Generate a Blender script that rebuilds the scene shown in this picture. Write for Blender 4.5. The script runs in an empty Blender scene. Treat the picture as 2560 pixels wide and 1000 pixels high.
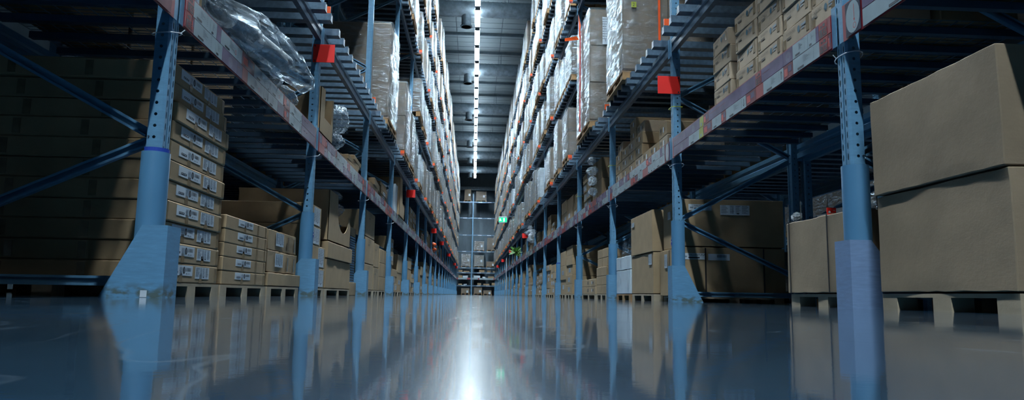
import bpy, bmesh, math, random
from mathutils import Vector, Matrix, noise
random.seed(11)
R_ = math.radians
scene = bpy.context.scene
COL = scene.collection

# ------------------------------------------------------------------ camera
F_PX, YAW, PITCH, ROLL, CAM_H = 1782.27, R_(2.9675), R_(7.5933), R_(0.9457), 0.0447
_f = Vector((math.sin(YAW) * math.cos(PITCH), math.cos(YAW) * math.cos(PITCH), math.sin(PITCH)))
_r0 = Vector((math.cos(YAW), -math.sin(YAW), 0))
_u0 = _r0.cross(_f)
_r = math.cos(ROLL) * _r0 + math.sin(ROLL) * _u0
_u = -math.sin(ROLL) * _r0 + math.cos(ROLL) * _u0
cd = bpy.data.cameras.new('camera')
cd.sensor_width = 36
cd.lens = 36 * F_PX / 2560
cd.clip_start, cd.clip_end = 0.005, 300
cam = bpy.data.objects.new('camera', cd)
cam.matrix_world = Matrix(((_r.x, _u.x, -_f.x, 0), (_r.y, _u.y, -_f.y, 0), (_r.z, _u.z, -_f.z, CAM_H), (0, 0, 0, 1)))
COL.objects.link(cam)
scene.camera = cam

# ------------------------------------------------------------------ world, exposure
w = bpy.data.worlds.new('world')
scene.world = w
w.use_nodes = True
w.node_tree.nodes['Background'].inputs[0].default_value = (0.05, 0.16, 0.4, 1)
w.node_tree.nodes['Background'].inputs[1].default_value = 0.015
vs = scene.view_settings
vs.view_transform, vs.look, vs.gamma, vs.exposure = 'Standard', 'None', 1.0, 0.42
vs.use_curve_mapping = False
LAMP_COLOR, LAMP_STRENGTH = (0.74, 0.9, 1.0), 215.0
scene.cycles.max_bounces = 6
scene.cycles.diffuse_bounces = 1
scene.cycles.glossy_bounces = 4
scene.cycles.transparent_max_bounces = 24
scene.cycles.sample_clamp_indirect = 6
scene.cycles.caustics_reflective = False
scene.cycles.caustics_refractive = False

# ------------------------------------------------------------------ materials
def new_mat(name):
    m = bpy.data.materials.new(name)
    m.use_nodes = True
    nt = m.node_tree
    return m, nt, nt.nodes['Principled BSDF']

def N(nt, t, **kw):
    n = nt.nodes.new(t)
    for k, v in kw.items():
        if k.startswith('i_'):
            n.inputs[k[2:]].default_value = v
        else:
            setattr(n, k, v)
    return n

def texcoord(nt, scale=(1, 1, 1), kind='Object'):
    tc = N(nt, 'ShaderNodeTexCoord')
    mp = N(nt, 'ShaderNodeMapping')
    mp.inputs['Scale'].default_value = scale
    nt.links.new(tc.outputs[kind], mp.inputs[0])
    return mp.outputs[0]

def ramp(nt, fac, stops):
    r = N(nt, 'ShaderNodeValToRGB')
    el = r.color_ramp.elements
    while len(el) > 1:
        el.remove(el[-1])
    el[0].position, el[0].color = stops[0][0], stops[0][1]
    for p, c in stops[1:]:
        e = el.new(p)
        e.color = c
    nt.links.new(fac, r.inputs[0])
    return r.outputs[0]

def g(v):
    return (v, v, v, 1)

def plain(name, col, rough=0.5, metal=0.0, var=0.12, scale=6.0, bump=0.0):
    m, nt, b = new_mat(name)
    co = texcoord(nt)
    n = N(nt, 'ShaderNodeTexNoise', i_Scale=scale, i_Detail=5.0)
    nt.links.new(co, n.inputs['Vector'])
    c0 = tuple(x * (1 - var) for x in col) + (1,)
    c1 = tuple(min(1, x * (1 + var)) for x in col) + (1,)
    nt.links.new(ramp(nt, n.outputs[0], [(0.3, c0), (0.7, c1)]), b.inputs['Base Color'])
    b.inputs['Roughness'].default_value = rough
    b.inputs['Metallic'].default_value = metal
    if bump:
        bp = N(nt, 'ShaderNodeBump', i_Strength=bump, i_Distance=0.01)
        nt.links.new(n.outputs[0], bp.inputs['Height'])
        nt.links.new(bp.outputs[0], b.inputs['Normal'])
    return m

def cardboard(name, col, corr=2000.0, axis='Z', strength=0.1, var=0.16):
    m, nt, b = new_mat(name)
    co = texcoord(nt)
    n = N(nt, 'ShaderNodeTexNoise', i_Scale=3.5, i_Detail=6.0, i_Roughness=0.6)
    nt.links.new(co, n.inputs['Vector'])
    oi = N(nt, 'ShaderNodeObjectInfo')
    add = N(nt, 'ShaderNodeMath', operation='MULTIPLY_ADD')
    nt.links.new(oi.outputs['Random'], add.inputs[0])
    add.inputs[1].default_value = 0.35
    sub = N(nt, 'ShaderNodeMath', operation='SUBTRACT')
    nt.links.new(n.outputs[0], sub.inputs[0])
    sub.inputs[1].default_value = 0.17
    nt.links.new(sub.outputs[0], add.inputs[2])
    c0 = tuple(x * (1 - var) for x in col) + (1,)
    c1 = tuple(min(1, x * (1 + var)) for x in col) + (1,)
    nt.links.new(ramp(nt, add.outputs[0], [(0.25, c0), (0.75, c1)]), b.inputs['Base Color'])
    b.inputs['Roughness'].default_value = 0.75
    wv = N(nt, 'ShaderNodeTexWave', bands_direction=axis, i_Scale=corr / 20.0, i_Distortion=0.35, i_Detail=1.0)
    nt.links.new(co, wv.inputs['Vector'])
    bp = N(nt, 'ShaderNodeBump', i_Strength=strength, i_Distance=0.002)
    nt.links.new(wv.outputs[0], bp.inputs['Height'])
    bp2 = N(nt, 'ShaderNodeBump', i_Strength=0.25, i_Distance=0.02)
    nt.links.new(n.outputs[0], bp2.inputs['Height'])
    nt.links.new(bp.outputs[0], bp2.inputs['Normal'])
    nt.links.new(bp2.outputs[0], b.inputs['Normal'])
    return m

def film_mat(name, fac=0.45, scale=(6, 6, 26), rough=0.16, white=0.35, bump=0.9, haze=1.0):
    """clear stretch film: see-through with crumpled glossy reflections and some milky haze"""
    m, nt, b = new_mat(name)
    nt.nodes.remove(b)
    out = nt.nodes['Material Output']
    tc = N(nt, 'ShaderNodeTexCoord')
    mp = N(nt, 'ShaderNodeMapping')
    mp.inputs['Rotation'].default_value = (R_(32), 0, 0)
    mp.inputs['Scale'].default_value = scale
    nt.links.new(tc.outputs['Object'], mp.inputs[0])
    co = mp.outputs[0]
    n1 = N(nt, 'ShaderNodeTexNoise', i_Scale=1.0, i_Detail=5.0, i_Roughness=0.6, i_Distortion=0.8)
    nt.links.new(co, n1.inputs['Vector'])
    bp = N(nt, 'ShaderNodeBump', i_Strength=bump, i_Distance=0.04)
    nt.links.new(n1.outputs[0], bp.inputs['Height'])
    gl = N(nt, 'ShaderNodeBsdfGlossy')
    gl.inputs['Color'].default_value = (0.50, 0.57, 0.62, 1)
    gl.inputs['Roughness'].default_value = rough
    nt.links.new(bp.outputs[0], gl.inputs['Normal'])
    df = N(nt, 'ShaderNodeBsdfDiffuse')
    df.inputs['Color'].default_value = (0.58 * haze, 0.66 * haze, 0.72 * haze, 1)
    nt.links.new(bp.outputs[0], df.inputs['Normal'])
    mx = N(nt, 'ShaderNodeMixShader')
    mx.inputs[0].default_value = white
    nt.links.new(gl.outputs[0], mx.inputs[1])
    nt.links.new(df.outputs[0], mx.inputs[2])
    tr = N(nt, 'ShaderNodeBsdfTransparent')
    n2 = N(nt, 'ShaderNodeTexNoise', i_Scale=1.0, i_Detail=5.0, i_Roughness=0.65, i_Distortion=0.8)
    nt.links.new(co, n2.inputs['Vector'])
    lw = N(nt, 'ShaderNodeLayerWeight', i_Blend=0.5)
    nt.links.new(bp.outputs[0], lw.inputs['Normal'])
    pw = N(nt, 'ShaderNodeMath', operation='POWER')
    nt.links.new(lw.outputs['Facing'], pw.inputs[0])
    pw.inputs[1].default_value = 2.5
    streak = ramp(nt, n2.outputs[0], [(0.42, g(0.12)), (0.50, g(0.45)), (0.58, g(1))])
    mm = N(nt, 'ShaderNodeMath', operation='MULTIPLY_ADD', use_clamp=True)
    nt.links.new(pw.outputs[0], mm.inputs[0])
    mm.inputs[1].default_value = 0.75
    mm.inputs[2].default_value = fac
    mu2 = N(nt, 'ShaderNodeMath', operation='MULTIPLY', use_clamp=True)
    nt.links.new(mm.outputs[0], mu2.inputs[0])
    nt.links.new(streak, mu2.inputs[1])
    mm = mu2
    mx2 = N(nt, 'ShaderNodeMixShader')
    nt.links.new(mm.outputs[0], mx2.inputs[0])
    nt.links.new(tr.outputs[0], mx2.inputs[1])
    nt.links.new(mx.outputs[0], mx2.inputs[2])
    nt.links.new(mx2.outputs[0], out.inputs['Surface'])
    return m

def painted_steel(name, col, rough=0.38, scratch=0.3, moss=False):
    m, nt, b = new_mat(name)
    co = texcoord(nt, (14, 14, 90))
    n = N(nt, 'ShaderNodeTexNoise', i_Scale=0.7, i_Detail=8.0, i_Roughness=0.7)
    nt.links.new(co, n.inputs['Vector'])
    lo = tuple(x * 0.88 for x in col) + (1,)
    hi = tuple(min(1, x * 1.1) for x in col) + (1,)
    sc = tuple(min(1, x * (1 + 2.2 * scratch) + 0.02) for x in col) + (1,)
    base = ramp(nt, n.outputs[0], [(0.3, lo), (0.62, hi), (0.74, sc)])
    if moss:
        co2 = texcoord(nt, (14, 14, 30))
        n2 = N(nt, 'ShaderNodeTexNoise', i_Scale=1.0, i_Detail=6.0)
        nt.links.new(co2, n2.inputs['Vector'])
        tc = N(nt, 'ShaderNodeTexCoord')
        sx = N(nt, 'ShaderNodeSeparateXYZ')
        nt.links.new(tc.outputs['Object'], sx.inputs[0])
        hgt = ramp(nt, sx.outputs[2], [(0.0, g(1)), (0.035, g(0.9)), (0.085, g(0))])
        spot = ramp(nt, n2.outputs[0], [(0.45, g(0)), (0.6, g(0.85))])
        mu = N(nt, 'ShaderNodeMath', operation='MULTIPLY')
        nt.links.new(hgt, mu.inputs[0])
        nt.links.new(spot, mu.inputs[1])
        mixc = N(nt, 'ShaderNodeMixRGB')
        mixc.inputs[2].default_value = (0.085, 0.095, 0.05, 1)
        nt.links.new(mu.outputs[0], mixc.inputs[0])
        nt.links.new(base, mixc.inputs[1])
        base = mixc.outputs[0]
    nt.links.new(base, b.inputs['Base Color'])
    b.inputs['Roughness'].default_value = rough
    return m

def floor_mat():
    m, nt, b = new_mat('polished_concrete')
    co = texcoord(nt, (1, 1, 1))
    n = N(nt, 'ShaderNodeTexNoise', i_Scale=2.2, i_Detail=9.0, i_Roughness=0.65)
    nt.links.new(co, n.inputs['Vector'])
    n2 = N(nt, 'ShaderNodeTexNoise', i_Scale=38.0, i_Detail=5.0, i_Roughness=0.7)
    nt.links.new(co, n2.inputs['Vector'])
    c1 = ramp(nt, n.outputs[0], [(0.3, (0.010, 0.036, 0.072, 1)), (0.7, (0.030, 0.078, 0.132, 1))])
    sp = ramp(nt, n2.outputs[0], [(0.67, g(0)), (0.72, g(0.45))])
    # thin curved scuffs left by wheels
    co3 = texcoord(nt, (0.9, 0.35, 1))
    n3 = N(nt, 'ShaderNodeTexNoise', i_Scale=2.3, i_Detail=3.0, i_Distortion=0.5)
    nt.links.new(co3, n3.inputs['Vector'])
    scf = ramp(nt, n3.outputs[0], [(0.4185, g(0)), (0.42, g(0.22)), (0.4215, g(0)), (0.4985, g(0)), (0.5, g(0.3)), (0.5015, g(0)), (0.589, g(0)), (0.59, g(0.22)), (0.591, g(0))])
    ad = N(nt, 'ShaderNodeMath', operation='MAXIMUM')
    nt.links.new(sp, ad.inputs[0])
    nt.links.new(scf, ad.inputs[1])
    mc = N(nt, 'ShaderNodeMixRGB')
    mc.inputs[2].default_value = (0.26, 0.33, 0.40, 1)
    nt.links.new(ad.outputs[0], mc.inputs[0])
    nt.links.new(c1, mc.inputs[1])
    nt.links.new(mc.outputs[0], b.inputs['Base Color'])
    b.inputs['Roughness'].default_value = 0.27
    b.inputs['Specular IOR Level'].default_value = 0.38
    b.inputs['IOR'].default_value = 1.6
    b.inputs['Coat Weight'].default_value = 1.0
    b.inputs['Coat IOR'].default_value = 1.65
    rg = ramp(nt, n.outputs[0], [(0.25, g(0.03)), (0.75, g(0.075))])
    rm = N(nt, 'ShaderNodeMath', operation='MULTIPLY_ADD')
    nt.links.new(ad.outputs[0], rm.inputs[0])
    rm.inputs[1].default_value = 0.2
    nt.links.new(rg, rm.inputs[2])
    nt.links.new(rm.outputs[0], b.inputs['Coat Roughness'])
    bp = N(nt, 'ShaderNodeBump', i_Strength=0.02, i_Distance=0.02)
    nt.links.new(n.outputs[0], bp.inputs['Height'])
    nt.links.new(bp.outputs[0], b.inputs['Normal'])
    nt.links.new(bp.outputs[0], b.inputs['Coat Normal'])
    return m

def emit(name, col, s):
    m, nt, b = new_mat(name)
    b.inputs['Base Color'].default_value = (*[0.8 * c for c in col], 1)
    b.inputs['Emission Color'].default_value = (*col, 1)
    b.inputs['Emission Strength'].default_value = s
    return m

M = {
    'blue': painted_steel('blue_painted_steel', (0.125, 0.285, 0.44), 0.36, 0.12),
    'boot': painted_steel('scuffed_blue_steel', (0.115, 0.28, 0.45), 0.42, 0.22, True),
    'boot2': painted_steel('violet_blue_steel', (0.20, 0.30, 0.48), 0.34, 0.06),
    'sleeve': plain('blue_plastic', (0.095, 0.25, 0.42), 0.34, 0, 0.06, 3),
    'foam': plain('blue_foam', (0.01, 0.05, 0.36), 0.7),
    'galv': plain('galvanised_steel', (0.085, 0.135, 0.19), 0.34, 0.5, 0.25, 20),
    'wire': plain('wire_steel', (0.20, 0.28, 0.36), 0.4, 0.5),
    'beam_red': plain('red_beam_paint', (0.26, 0.018, 0.03), 0.4),
    'dark_blue': plain('dark_blue_steel', (0.05, 0.095, 0.15), 0.4),
    'card': cardboard('cardboard', (0.36, 0.245, 0.135)),
    'card_b': cardboard('cardboard_pale', (0.40, 0.28, 0.16), 1800),
    'card_ridge': cardboard('cardboard_ridged', (0.285, 0.205, 0.13), 1100, 'Z', 0.075),
    'card_pale': cardboard('cardboard_light', (0.45, 0.34, 0.235), 2200, 'Z', 0.07),
    'card_grey': cardboard('cardboard_greyed', (0.215, 0.165, 0.12), 1800),
    'tape': plain('packing_tape', (0.23, 0.155, 0.085), 0.22, 0, 0.2, 14, 0.2),
    'strap': plain('black_strap', (0.012, 0.013, 0.016), 0.4),
    'white': plain('label_paper', (0.62, 0.68, 0.74), 0.4, 0, 0.05),
    'ink': plain('ink', (0.02, 0.025, 0.035), 0.5, 0, 0.05),
    'ink_soft': plain('grey_ink', (0.22, 0.26, 0.30), 0.5, 0, 0.3, 30),
    'ink_brown': plain('brown_ink', (0.13, 0.10, 0.075), 0.6, 0, 0.1),
    'teal': plain('teal_ink', (0.003, 0.075, 0.12), 0.5, 0, 0.05),
    'red_ink': plain('red_ink', (0.55, 0.05, 0.045), 0.4, 0, 0.1),
    'purple': plain('purple_card', (0.155, 0.115, 0.20), 0.25, 0, 0.3, 5),
    'maroon': plain('maroon_card', (0.20, 0.06, 0.075), 0.25, 0, 0.3, 9),
    'redcard': plain('red_card', (0.34, 0.05, 0.055), 0.3, 0, 0.12, 9),
    'lime': plain('lime_card', (0.38, 0.42, 0.05), 0.3, 0, 0.12),
    'pale': plain('pale_card', (0.33, 0.41, 0.45), 0.28, 0, 0.08, 8),
    'red': plain('red_plastic', (0.95, 0.022, 0.015), 0.4, 0, 0.04),
    'orange': plain('orange_plastic', (1.0, 0.11, 0.01), 0.4, 0, 0.04),
    'film': film_mat('stretch_film', 0.22, (7, 6, 30), 0.16, 0.2, 0.9),
    'film_w': film_mat('milky_film', 0.6, (6, 5, 22), 0.2, 0.3, 1.0),
    'bag': film_mat('plastic_bag', 0.55, (9, 3.0, 9), 0.14, 0.5, 0.7, 1.35),
    'wood': plain('pallet_wood', (0.36, 0.20, 0.085), 0.7, 0, 0.35, 5, 0.3),
    'paperpal': cardboard('fibre_pallet', (0.40, 0.31, 0.21), 120),
    'ceil': plain('ceiling_sheet', (0.30, 0.37, 0.41), 0.6, 0, 0.08, 0.6),
    'purlin': plain('purlin_steel', (0.14, 0.19, 0.23), 0.5),
    'duct': plain('duct_metal', (0.34, 0.42, 0.48), 0.4, 0.5, 0.25, 5, 0.2),
    'wall': plain('wall_sheet', (0.27, 0.37, 0.45), 0.5, 0.0, 0.12, 0.8),
    'lamp_body': plain('lamp_housing', (0.5, 0.55, 0.6), 0.4),
    'lamp': emit('lamp_diffuser', LAMP_COLOR, LAMP_STRENGTH),
    'ceiling_fill': emit('ceiling_fill_glow', LAMP_COLOR, LAMP_STRENGTH * 0.10),
    'green_lit': emit('exit_sign_green', (0.0, 0.75, 0.32), 0.55),
    'white_lit': emit('exit_sign_white', (0.85, 1, 0.95), 0.9),
    'foamwhite': plain('white_foam', (0.62, 0.70, 0.76), 0.55, 0, 0.05, 6, 0.1),
    'navy': plain('navy_plastic', (0.012, 0.02, 0.05), 0.3),
    'leaf': plain('plastic_leaf', (0.12, 0.28, 0.06), 0.5, 0, 0.4, 10),
    'floor': floor_mat(),
}

# ------------------------------------------------------------------ mesh helpers
class MB:
    def __init__(s):
        s.v, s.f, s.m, s.mats = [], [], [], []
    def mi(s, mat):
        if mat not in s.mats:
            s.mats.append(mat)
        return s.mats.index(mat)
    def poly(s, pts, mat):
        b = len(s.v)
        s.v += [tuple(p) for p in pts]
        s.f.append(tuple(range(b, b + len(pts))))
        s.m.append(s.mi(mat))
    def box(s, x0, x1, y0, y1, z0, z1, mat):
        x0, x1 = sorted((x0, x1)); y0, y1 = sorted((y0, y1)); z0, z1 = sorted((z0, z1))
        b = len(s.v)
        s.v += [(x, y, z) for z in (z0, z1) for y in (y0, y1) for x in (x0, x1)]
        for q in ((0, 2, 3, 1), (4, 5, 7, 6), (0, 1, 5, 4), (2, 6, 7, 3), (0, 4, 6, 2), (1, 3, 7, 5)):
            s.f.append(tuple(b + i for i in q))
            s.m.append(s.mi(mat))
    def prism(s, prof, axis, a0, a1, mat, cap=True):
        """closed outline prof of 2-D points extruded along an axis from a0 to a1"""
        b, n = len(s.v), len(prof)
        for a in (a0, a1):
            for p, q in prof:
                s.v.append({'X': (a, p, q), 'Y': (p, a, q), 'Z': (p, q, a)}[axis])
        for i in range(n):
            j = (i + 1) % n
            s.f.append((b + i, b + j, b + n + j, b + n + i))
            s.m.append(s.mi(mat))
        if cap:
            s.f.append(tuple(b + i for i in range(n)))
            s.f.append(tuple(b + n + n - 1 - i for i in range(n)))
            s.m += [s.mi(mat)] * 2
    def bar(s, p0, p1, w, h, mat, up=(0, 1, 0)):
        """rectangular bar between two points"""
        p0, p1 = Vector(p0), Vector(p1)
        d = (p1 - p0).normalized()
        a = d.cross(Vector(up)).normalized()
        c = a.cross(d)
        b = len(s.v)
        for p in (p0, p1):
            for sa, sc in ((-1, -1), (1, -1), (1, 1), (-1, 1)):
                s.v.append(tuple(p + a * sa * w / 2 + c * sc * h / 2))
        for q in ((0, 3, 2, 1), (4, 5, 6, 7), (0, 1, 5, 4), (1, 2, 6, 5), (2, 3, 7, 6), (3, 0, 4, 7)):
            s.f.append(tuple(b + i for i in q))
            s.m.append(s.mi(mat))
    def tube(s, p0, p1, r, mat, n=10, cap=True, r1=None):
        p0, p1 = Vector(p0), Vector(p1)
        r1 = r if r1 is None else r1
        d = (p1 - p0).normalized()
        a = d.orthogonal().normalized()
        c = d.cross(a)
        b = len(s.v)
        for p, rr in ((p0, r), (p1, r1)):
            for i in range(n):
                t = 2 * math.pi * i / n
                s.v.append(tuple(p + a * math.cos(t) * rr + c * math.sin(t) * rr))
        for i in range(n):
            j = (i + 1) % n
            s.f.append((b + i, b + j, b + n + j, b + n + i))
            s.m.append(s.mi(mat))
        if cap:
            s.f.append(tuple(b + n - 1 - i for i in range(n)))
            s.f.append(tuple(b + n + i for i in range(n)))
            s.m += [s.mi(mat)] * 2
    def disc(s, cx, cy, rx, ry, z, mat, n=20):
        s.poly([(cx + rx * math.cos(2 * math.pi * i / n), cy + ry * math.sin(2 * math.pi * i / n), z) for i in range(n)], mat)
    def ring(s, cx, cy, r0, r1, z, mat, n=24, sy=1.0):
        for i in range(n):
            a, c = 2 * math.pi * i / n, 2 * math.pi * (i + 1) / n
            s.poly([(cx + r0 * math.cos(a), cy + sy * r0 * math.sin(a), z), (cx + r1 * math.cos(a), cy + sy * r1 * math.sin(a), z),
                    (cx + r1 * math.cos(c), cy + sy * r1 * math.sin(c), z), (cx + r0 * math.cos(c), cy + sy * r0 * math.sin(c), z)], mat)
    def rect(s, x0, x1, y0, y1, z, mat):
        s.poly([(x0, y0, z), (x1, y0, z), (x1, y1, z), (x0, y1, z)], mat)
    def add_mesh(s, me, mat, off=(0, 0, 0), sc=1.0):
        b = len(s.v)
        s.v += [(v.co.x * sc + off[0], v.co.y * sc + off[1], v.co.z + off[2]) for v in me.vertices]
        for p in me.polygons:
            s.f.append(tuple(b + i for i in p.vertices))
            s.m.append(s.mi(mat))
    def mesh(s, name, smooth=False):
        me = bpy.data.meshes.new(name)
        me.from_pydata(s.v, [], s.f)
        for k in s.mats:
            me.materials.append(M[k])
        me.polygons.foreach_set('material_index', s.m)
        if smooth:
            bm = bmesh.new()
            bm.from_mesh(me)
            bmesh.ops.remove_doubles(bm, verts=bm.verts[:], dist=1e-5)
            bm.to_mesh(me)
            bm.free()
            me.polygons.foreach_set('use_smooth', [True] * len(me.polygons))
            me.set_sharp_from_angle(angle=R_(50))
        me.update()
        return me

def put(name, me, parent=None, loc=(0, 0, 0), rot=(0, 0, 0), scale=(1, 1, 1), label=None, cat=None, group=None, kind=None):
    o = bpy.data.objects.new(name, me)
    COL.objects.link(o)
    o.location, o.rotation_euler, o.scale = loc, rot, scale
    if parent:
        o.parent = parent
    if label:
        o['label'] = label
    if cat:
        o['category'] = cat
    if group:
        o['group'] = group
    if kind:
        o['kind'] = kind
    return o

def thing(name, label, cat, loc=(0, 0, 0), rotz=0, group=None):
    return put(name, None, None, loc, (0, 0, rotz), label=label, cat=cat, group=group)

_text = {}
def text_mesh(t, size):
    if (t, size) not in _text:
        c = bpy.data.curves.new('lettering', 'FONT')
        c.body, c.size, c.resolution_u = t, size, 2
        o = bpy.data.objects.new('lettering', c)
        _text[(t, size)] = bpy.data.meshes.new_from_object(o)
        bpy.data.objects.remove(o)
        bpy.data.curves.remove(c)
    return _text[(t, size)]

ROT = {'L': (R_(90), 0, R_(90)), 'R': (R_(90), 0, R_(-90)), 'C': (R_(90), 0, 0)}
ORD = ['first', 'second', 'third', 'fourth', 'fifth', 'sixth', 'seventh', 'eighth', 'ninth', 'tenth', 'eleventh', 'twelfth', 'thirteenth',
       'fourteenth', 'fifteenth', 'sixteenth', 'seventeenth', 'eighteenth', 'nineteenth', 'twentieth', 'twenty-first', 'twenty-second',
       'twenty-third', 'twenty-fourth', 'twenty-fifth', 'twenty-sixth', 'twenty-seventh', 'twenty-eighth', 'twenty-ninth', 'thirtieth',
       'thirty-first', 'thirty-second', 'thirty-third', 'thirty-fourth', 'thirty-fifth', 'thirty-sixth', 'thirty-seventh', 'thirty-eighth', 'thirty-ninth', 'fortieth']

# ------------------------------------------------------------------ layout of the place (metres)
Y0, BAY, NB = 3.963, 3.6, 19            # centre of the first upright, bay length, last upright index
SIDE = {'L': -1, 'R': 1}
POST_X = {'L': -1.766, 'R': 2.196}      # centre of the aisle-side uprights
BEAM_X = {'L': -1.70, 'R': 2.126}        # aisle face of the beams
FRAME_D = 1.28                          # aisle-side upright to rear upright
LEVEL = {1: 1.545, 2: 2.73, 3: 4.46, 4: 6.15, 5: 7.9, 6: 9.6}
SIDEN = {'L': 'left', 'R': 'right'}
def py(k):
    return Y0 + BAY * k
def has_level(side, k, lv):
    if lv == 3:
        return k >= (4 if side == 'L' else 3)
    return True

# ------------------------------------------------------------------ setting: floor, walls, ceiling
def structure(name, me, parent=None, loc=(0, 0, 0)):
    return put(name, me, parent, loc, kind=None if parent else 'structure')

b = MB(); b.box(-16, 16, -48, 80, -0.1, 0, 'floor'); structure('floor', b.mesh('floor'))
CEIL = 14.0
b = MB(); b.box(-16, 16, -48, 80, CEIL + 0.08, CEIL + 0.3, 'purlin'); ceiling = structure('ceiling', b.mesh('ceiling'))
b = MB(); b.box(-1.18, 1.18, -0.715, 0.715, 0, 0.05, 'ceil')
b.box(-1.18, 1.18, -0.02, 0.02, -0.012, 0, 'purlin')
pan = b.mesh('ceiling_panel')
for i in range(-3, 4):
    for j in range(31):
        put('ceiling_panel', pan, ceiling, (i * 2.4, 33.3 + j * 1.475, CEIL + 0.03))
b = MB(); b.box(-16, 16, -48, 32.55, CEIL + 0.02, CEIL + 0.08, 'ceil'); put('ceiling_sheet', b.mesh('ceiling_sheet'), ceiling)
b = MB(); b.box(-16, 16, -0.02, 0.02, 0.06, 0.2, 'purlin'); b.box(-16, 16, -0.06, 0.06, 0.05, 0.06, 'purlin')
pur = b.mesh('purlin')
for j in range(16):
    put('purlin', pur, ceiling, (0, 34.04 + 2.95 * j, CEIL - 0.18))
for nm, bx in (('wall_left', (-16.2, -16, -48, 80)), ('wall_right', (16, 16.2, -48, 80)), ('wall_rear', (-16, 16, -48.2, -48))):
    b = MB(); b.box(*bx, 0, CEIL, 'wall'); structure(nm, b.mesh(nm))
b = MB(); b.box(-16, 16, 80, 80.2, 0, CEIL, 'wall'); wb = structure('wall_back', b.mesh('wall_back'))
b = MB(); b.box(-0.27, 0.27, -0.03, 0, 0, 13.9, 'wall'); b.box(-0.29, -0.25, -0.06, 0, 0, 13.9, 'wall')
wp = b.mesh('wall_panel')
for i in range(-9, 10):
    put('wall_panel', wp, wb, (i * 0.58, 80, 0))
# concrete roof columns standing at the back wall and a dark header under the roof
b = MB(); b.box(-0.22, 0.22, -0.5, 0, 0, 13.5, 'wall')
for i, x in enumerate((-1.05, 0.75)):
    structure('trim_%d' % (i + 1), b.mesh('trim'), loc=(x, 79.9, 0))
b = MB(); b.box(-8, 8, 79.0, 79.5, 11.6, 12.0, 'duct'); structure('trim_3', b.mesh('trim'))

b = MB(); b.tube((0, 0, 0), (0, 0, CEIL + 0.03 - 12.95 - 0.36), 0.012, 'purlin', 6); duct_rod = b.mesh('hanger_rod')
# ducts hung across the aisle with round outlets
def duct(y, z, n):
    t = thing('air_duct', f'silver round air duct crossing under the roof, {ORD[n]} from the camera', 'duct', (0, y, z), group='air ducts across the roof')
    b = MB()
    for i in range(80):
        x = -8 + i * 0.2
        b.tube((x, 0, 0), (x + 0.17, 0, 0), 0.36, 'duct', 20, False)
        b.tube((x + 0.17, 0, 0), (x + 0.2, 0, 0), 0.378, 'duct', 20, False)
    put('duct_pipe', b.mesh('duct_pipe', True), t)
    b = MB(); b.tube((-0.6, 0, -0.3), (-0.6, 0, -0.85), 0.22, 'duct', 20); b.tube((-0.6, 0, -0.80), (-0.6, 0, -0.85), 0.27, 'duct', 20)
    put('air_outlet', b.mesh('air_outlet'), t)
    for x in (-3, 1.3, 5):
        put('hanger_rod', duct_rod, t, (x, 0, 0.36))
for n, y in enumerate((31.2, 40.0, 48.7, 58.0, 65.5, 73.5)):
    duct(y, 12.95, n)

# strip lights down the middle of the aisle
LAMP_Z, LAMP_X = 12.15, -0.09
SKIRT = 0.12
b = MB(); b.box(-0.125, 0.125, -0.95, 0.95, 0.02, 0.12, 'lamp_body'); lamp_body = b.mesh('housing')
b = MB(); b.box(-0.005, 0.005, -0.95, 0.95, -SKIRT, 0.02, 'lamp_body'); lamp_skirt = b.mesh('added_light_blade')  # side blades added to narrow the beam and spare the upper loads
b = MB(); b.box(-0.112, 0.112, -0.005, 0.005, -SKIRT, 0.02, 'purlin'); lamp_cap = b.mesh('added_end_cap')  # dark plates added so the gaps between lamps stay dark
b = MB(); b.box(-0.1, 0.1, -0.93, 0.93, -0.03, 0.02, 'lamp'); lamp_diff = b.mesh('diffuser')
b = MB(); b.box(-0.12, 0.12, -0.9, 0.9, 0.12, 0.13, 'ceiling_fill'); ceiling_fill = b.mesh('added_uplight')  # glowing strip added on top to brighten the ceiling
def strip_light(x, y, label, group):
    t = thing('strip_light', label, 'lamp', (x, y, LAMP_Z), group=group)
    put('housing', lamp_body, t); put('diffuser', lamp_diff, t); put('added_uplight', ceiling_fill, t)
    for q in (-1, 1):
        put('added_light_blade', lamp_skirt, t, (q * 0.118, 0, 0)); put('added_end_cap', lamp_cap, t, (0, q * 0.945, 0))
b = MB(); b.box(-0.04, 0.04, -44, 75, 0, 0.05, 'lamp_body'); rail_me = b.mesh('rail')
b = MB(); b.tube((0, 0, 0), (0, 0, CEIL + 0.03 - LAMP_Z - 0.17), 0.006, 'purlin', 5); rod_me = b.mesh('hanger_rod')
for x, nm in ((LAMP_X, 'the aisle'), (6.9, 'the neighbouring right aisle')):
    rl = thing('light_rail', f'thin grey rail carrying the strip lights over {nm}', 'light rail', (x, 0, LAMP_Z + 0.131))
    put('rail', rail_me, rl)
    for y in (28, 36, 44.5, 53.5, 62, 69.5):
        put('hanger_rod', rod_me, rl, (0, y, 0.05))
for n in range(42):
    y = 29.06 + 0.95 + 2.35 * (18 - n)
    where = f'{ORD[n]} from the far wall' if y > 4 else f'{ORD[n - 30]} beyond the camera'
    strip_light(LAMP_X, y, f'bright white strip light over the aisle, {where}', 'strip lights over the aisle')
for n in range(4):
    strip_light(6.9, 10 + 6 * n, f'strip light over the neighbouring right aisle, {ORD[n]} from the camera', 'strip lights over the neighbouring aisle')

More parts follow.
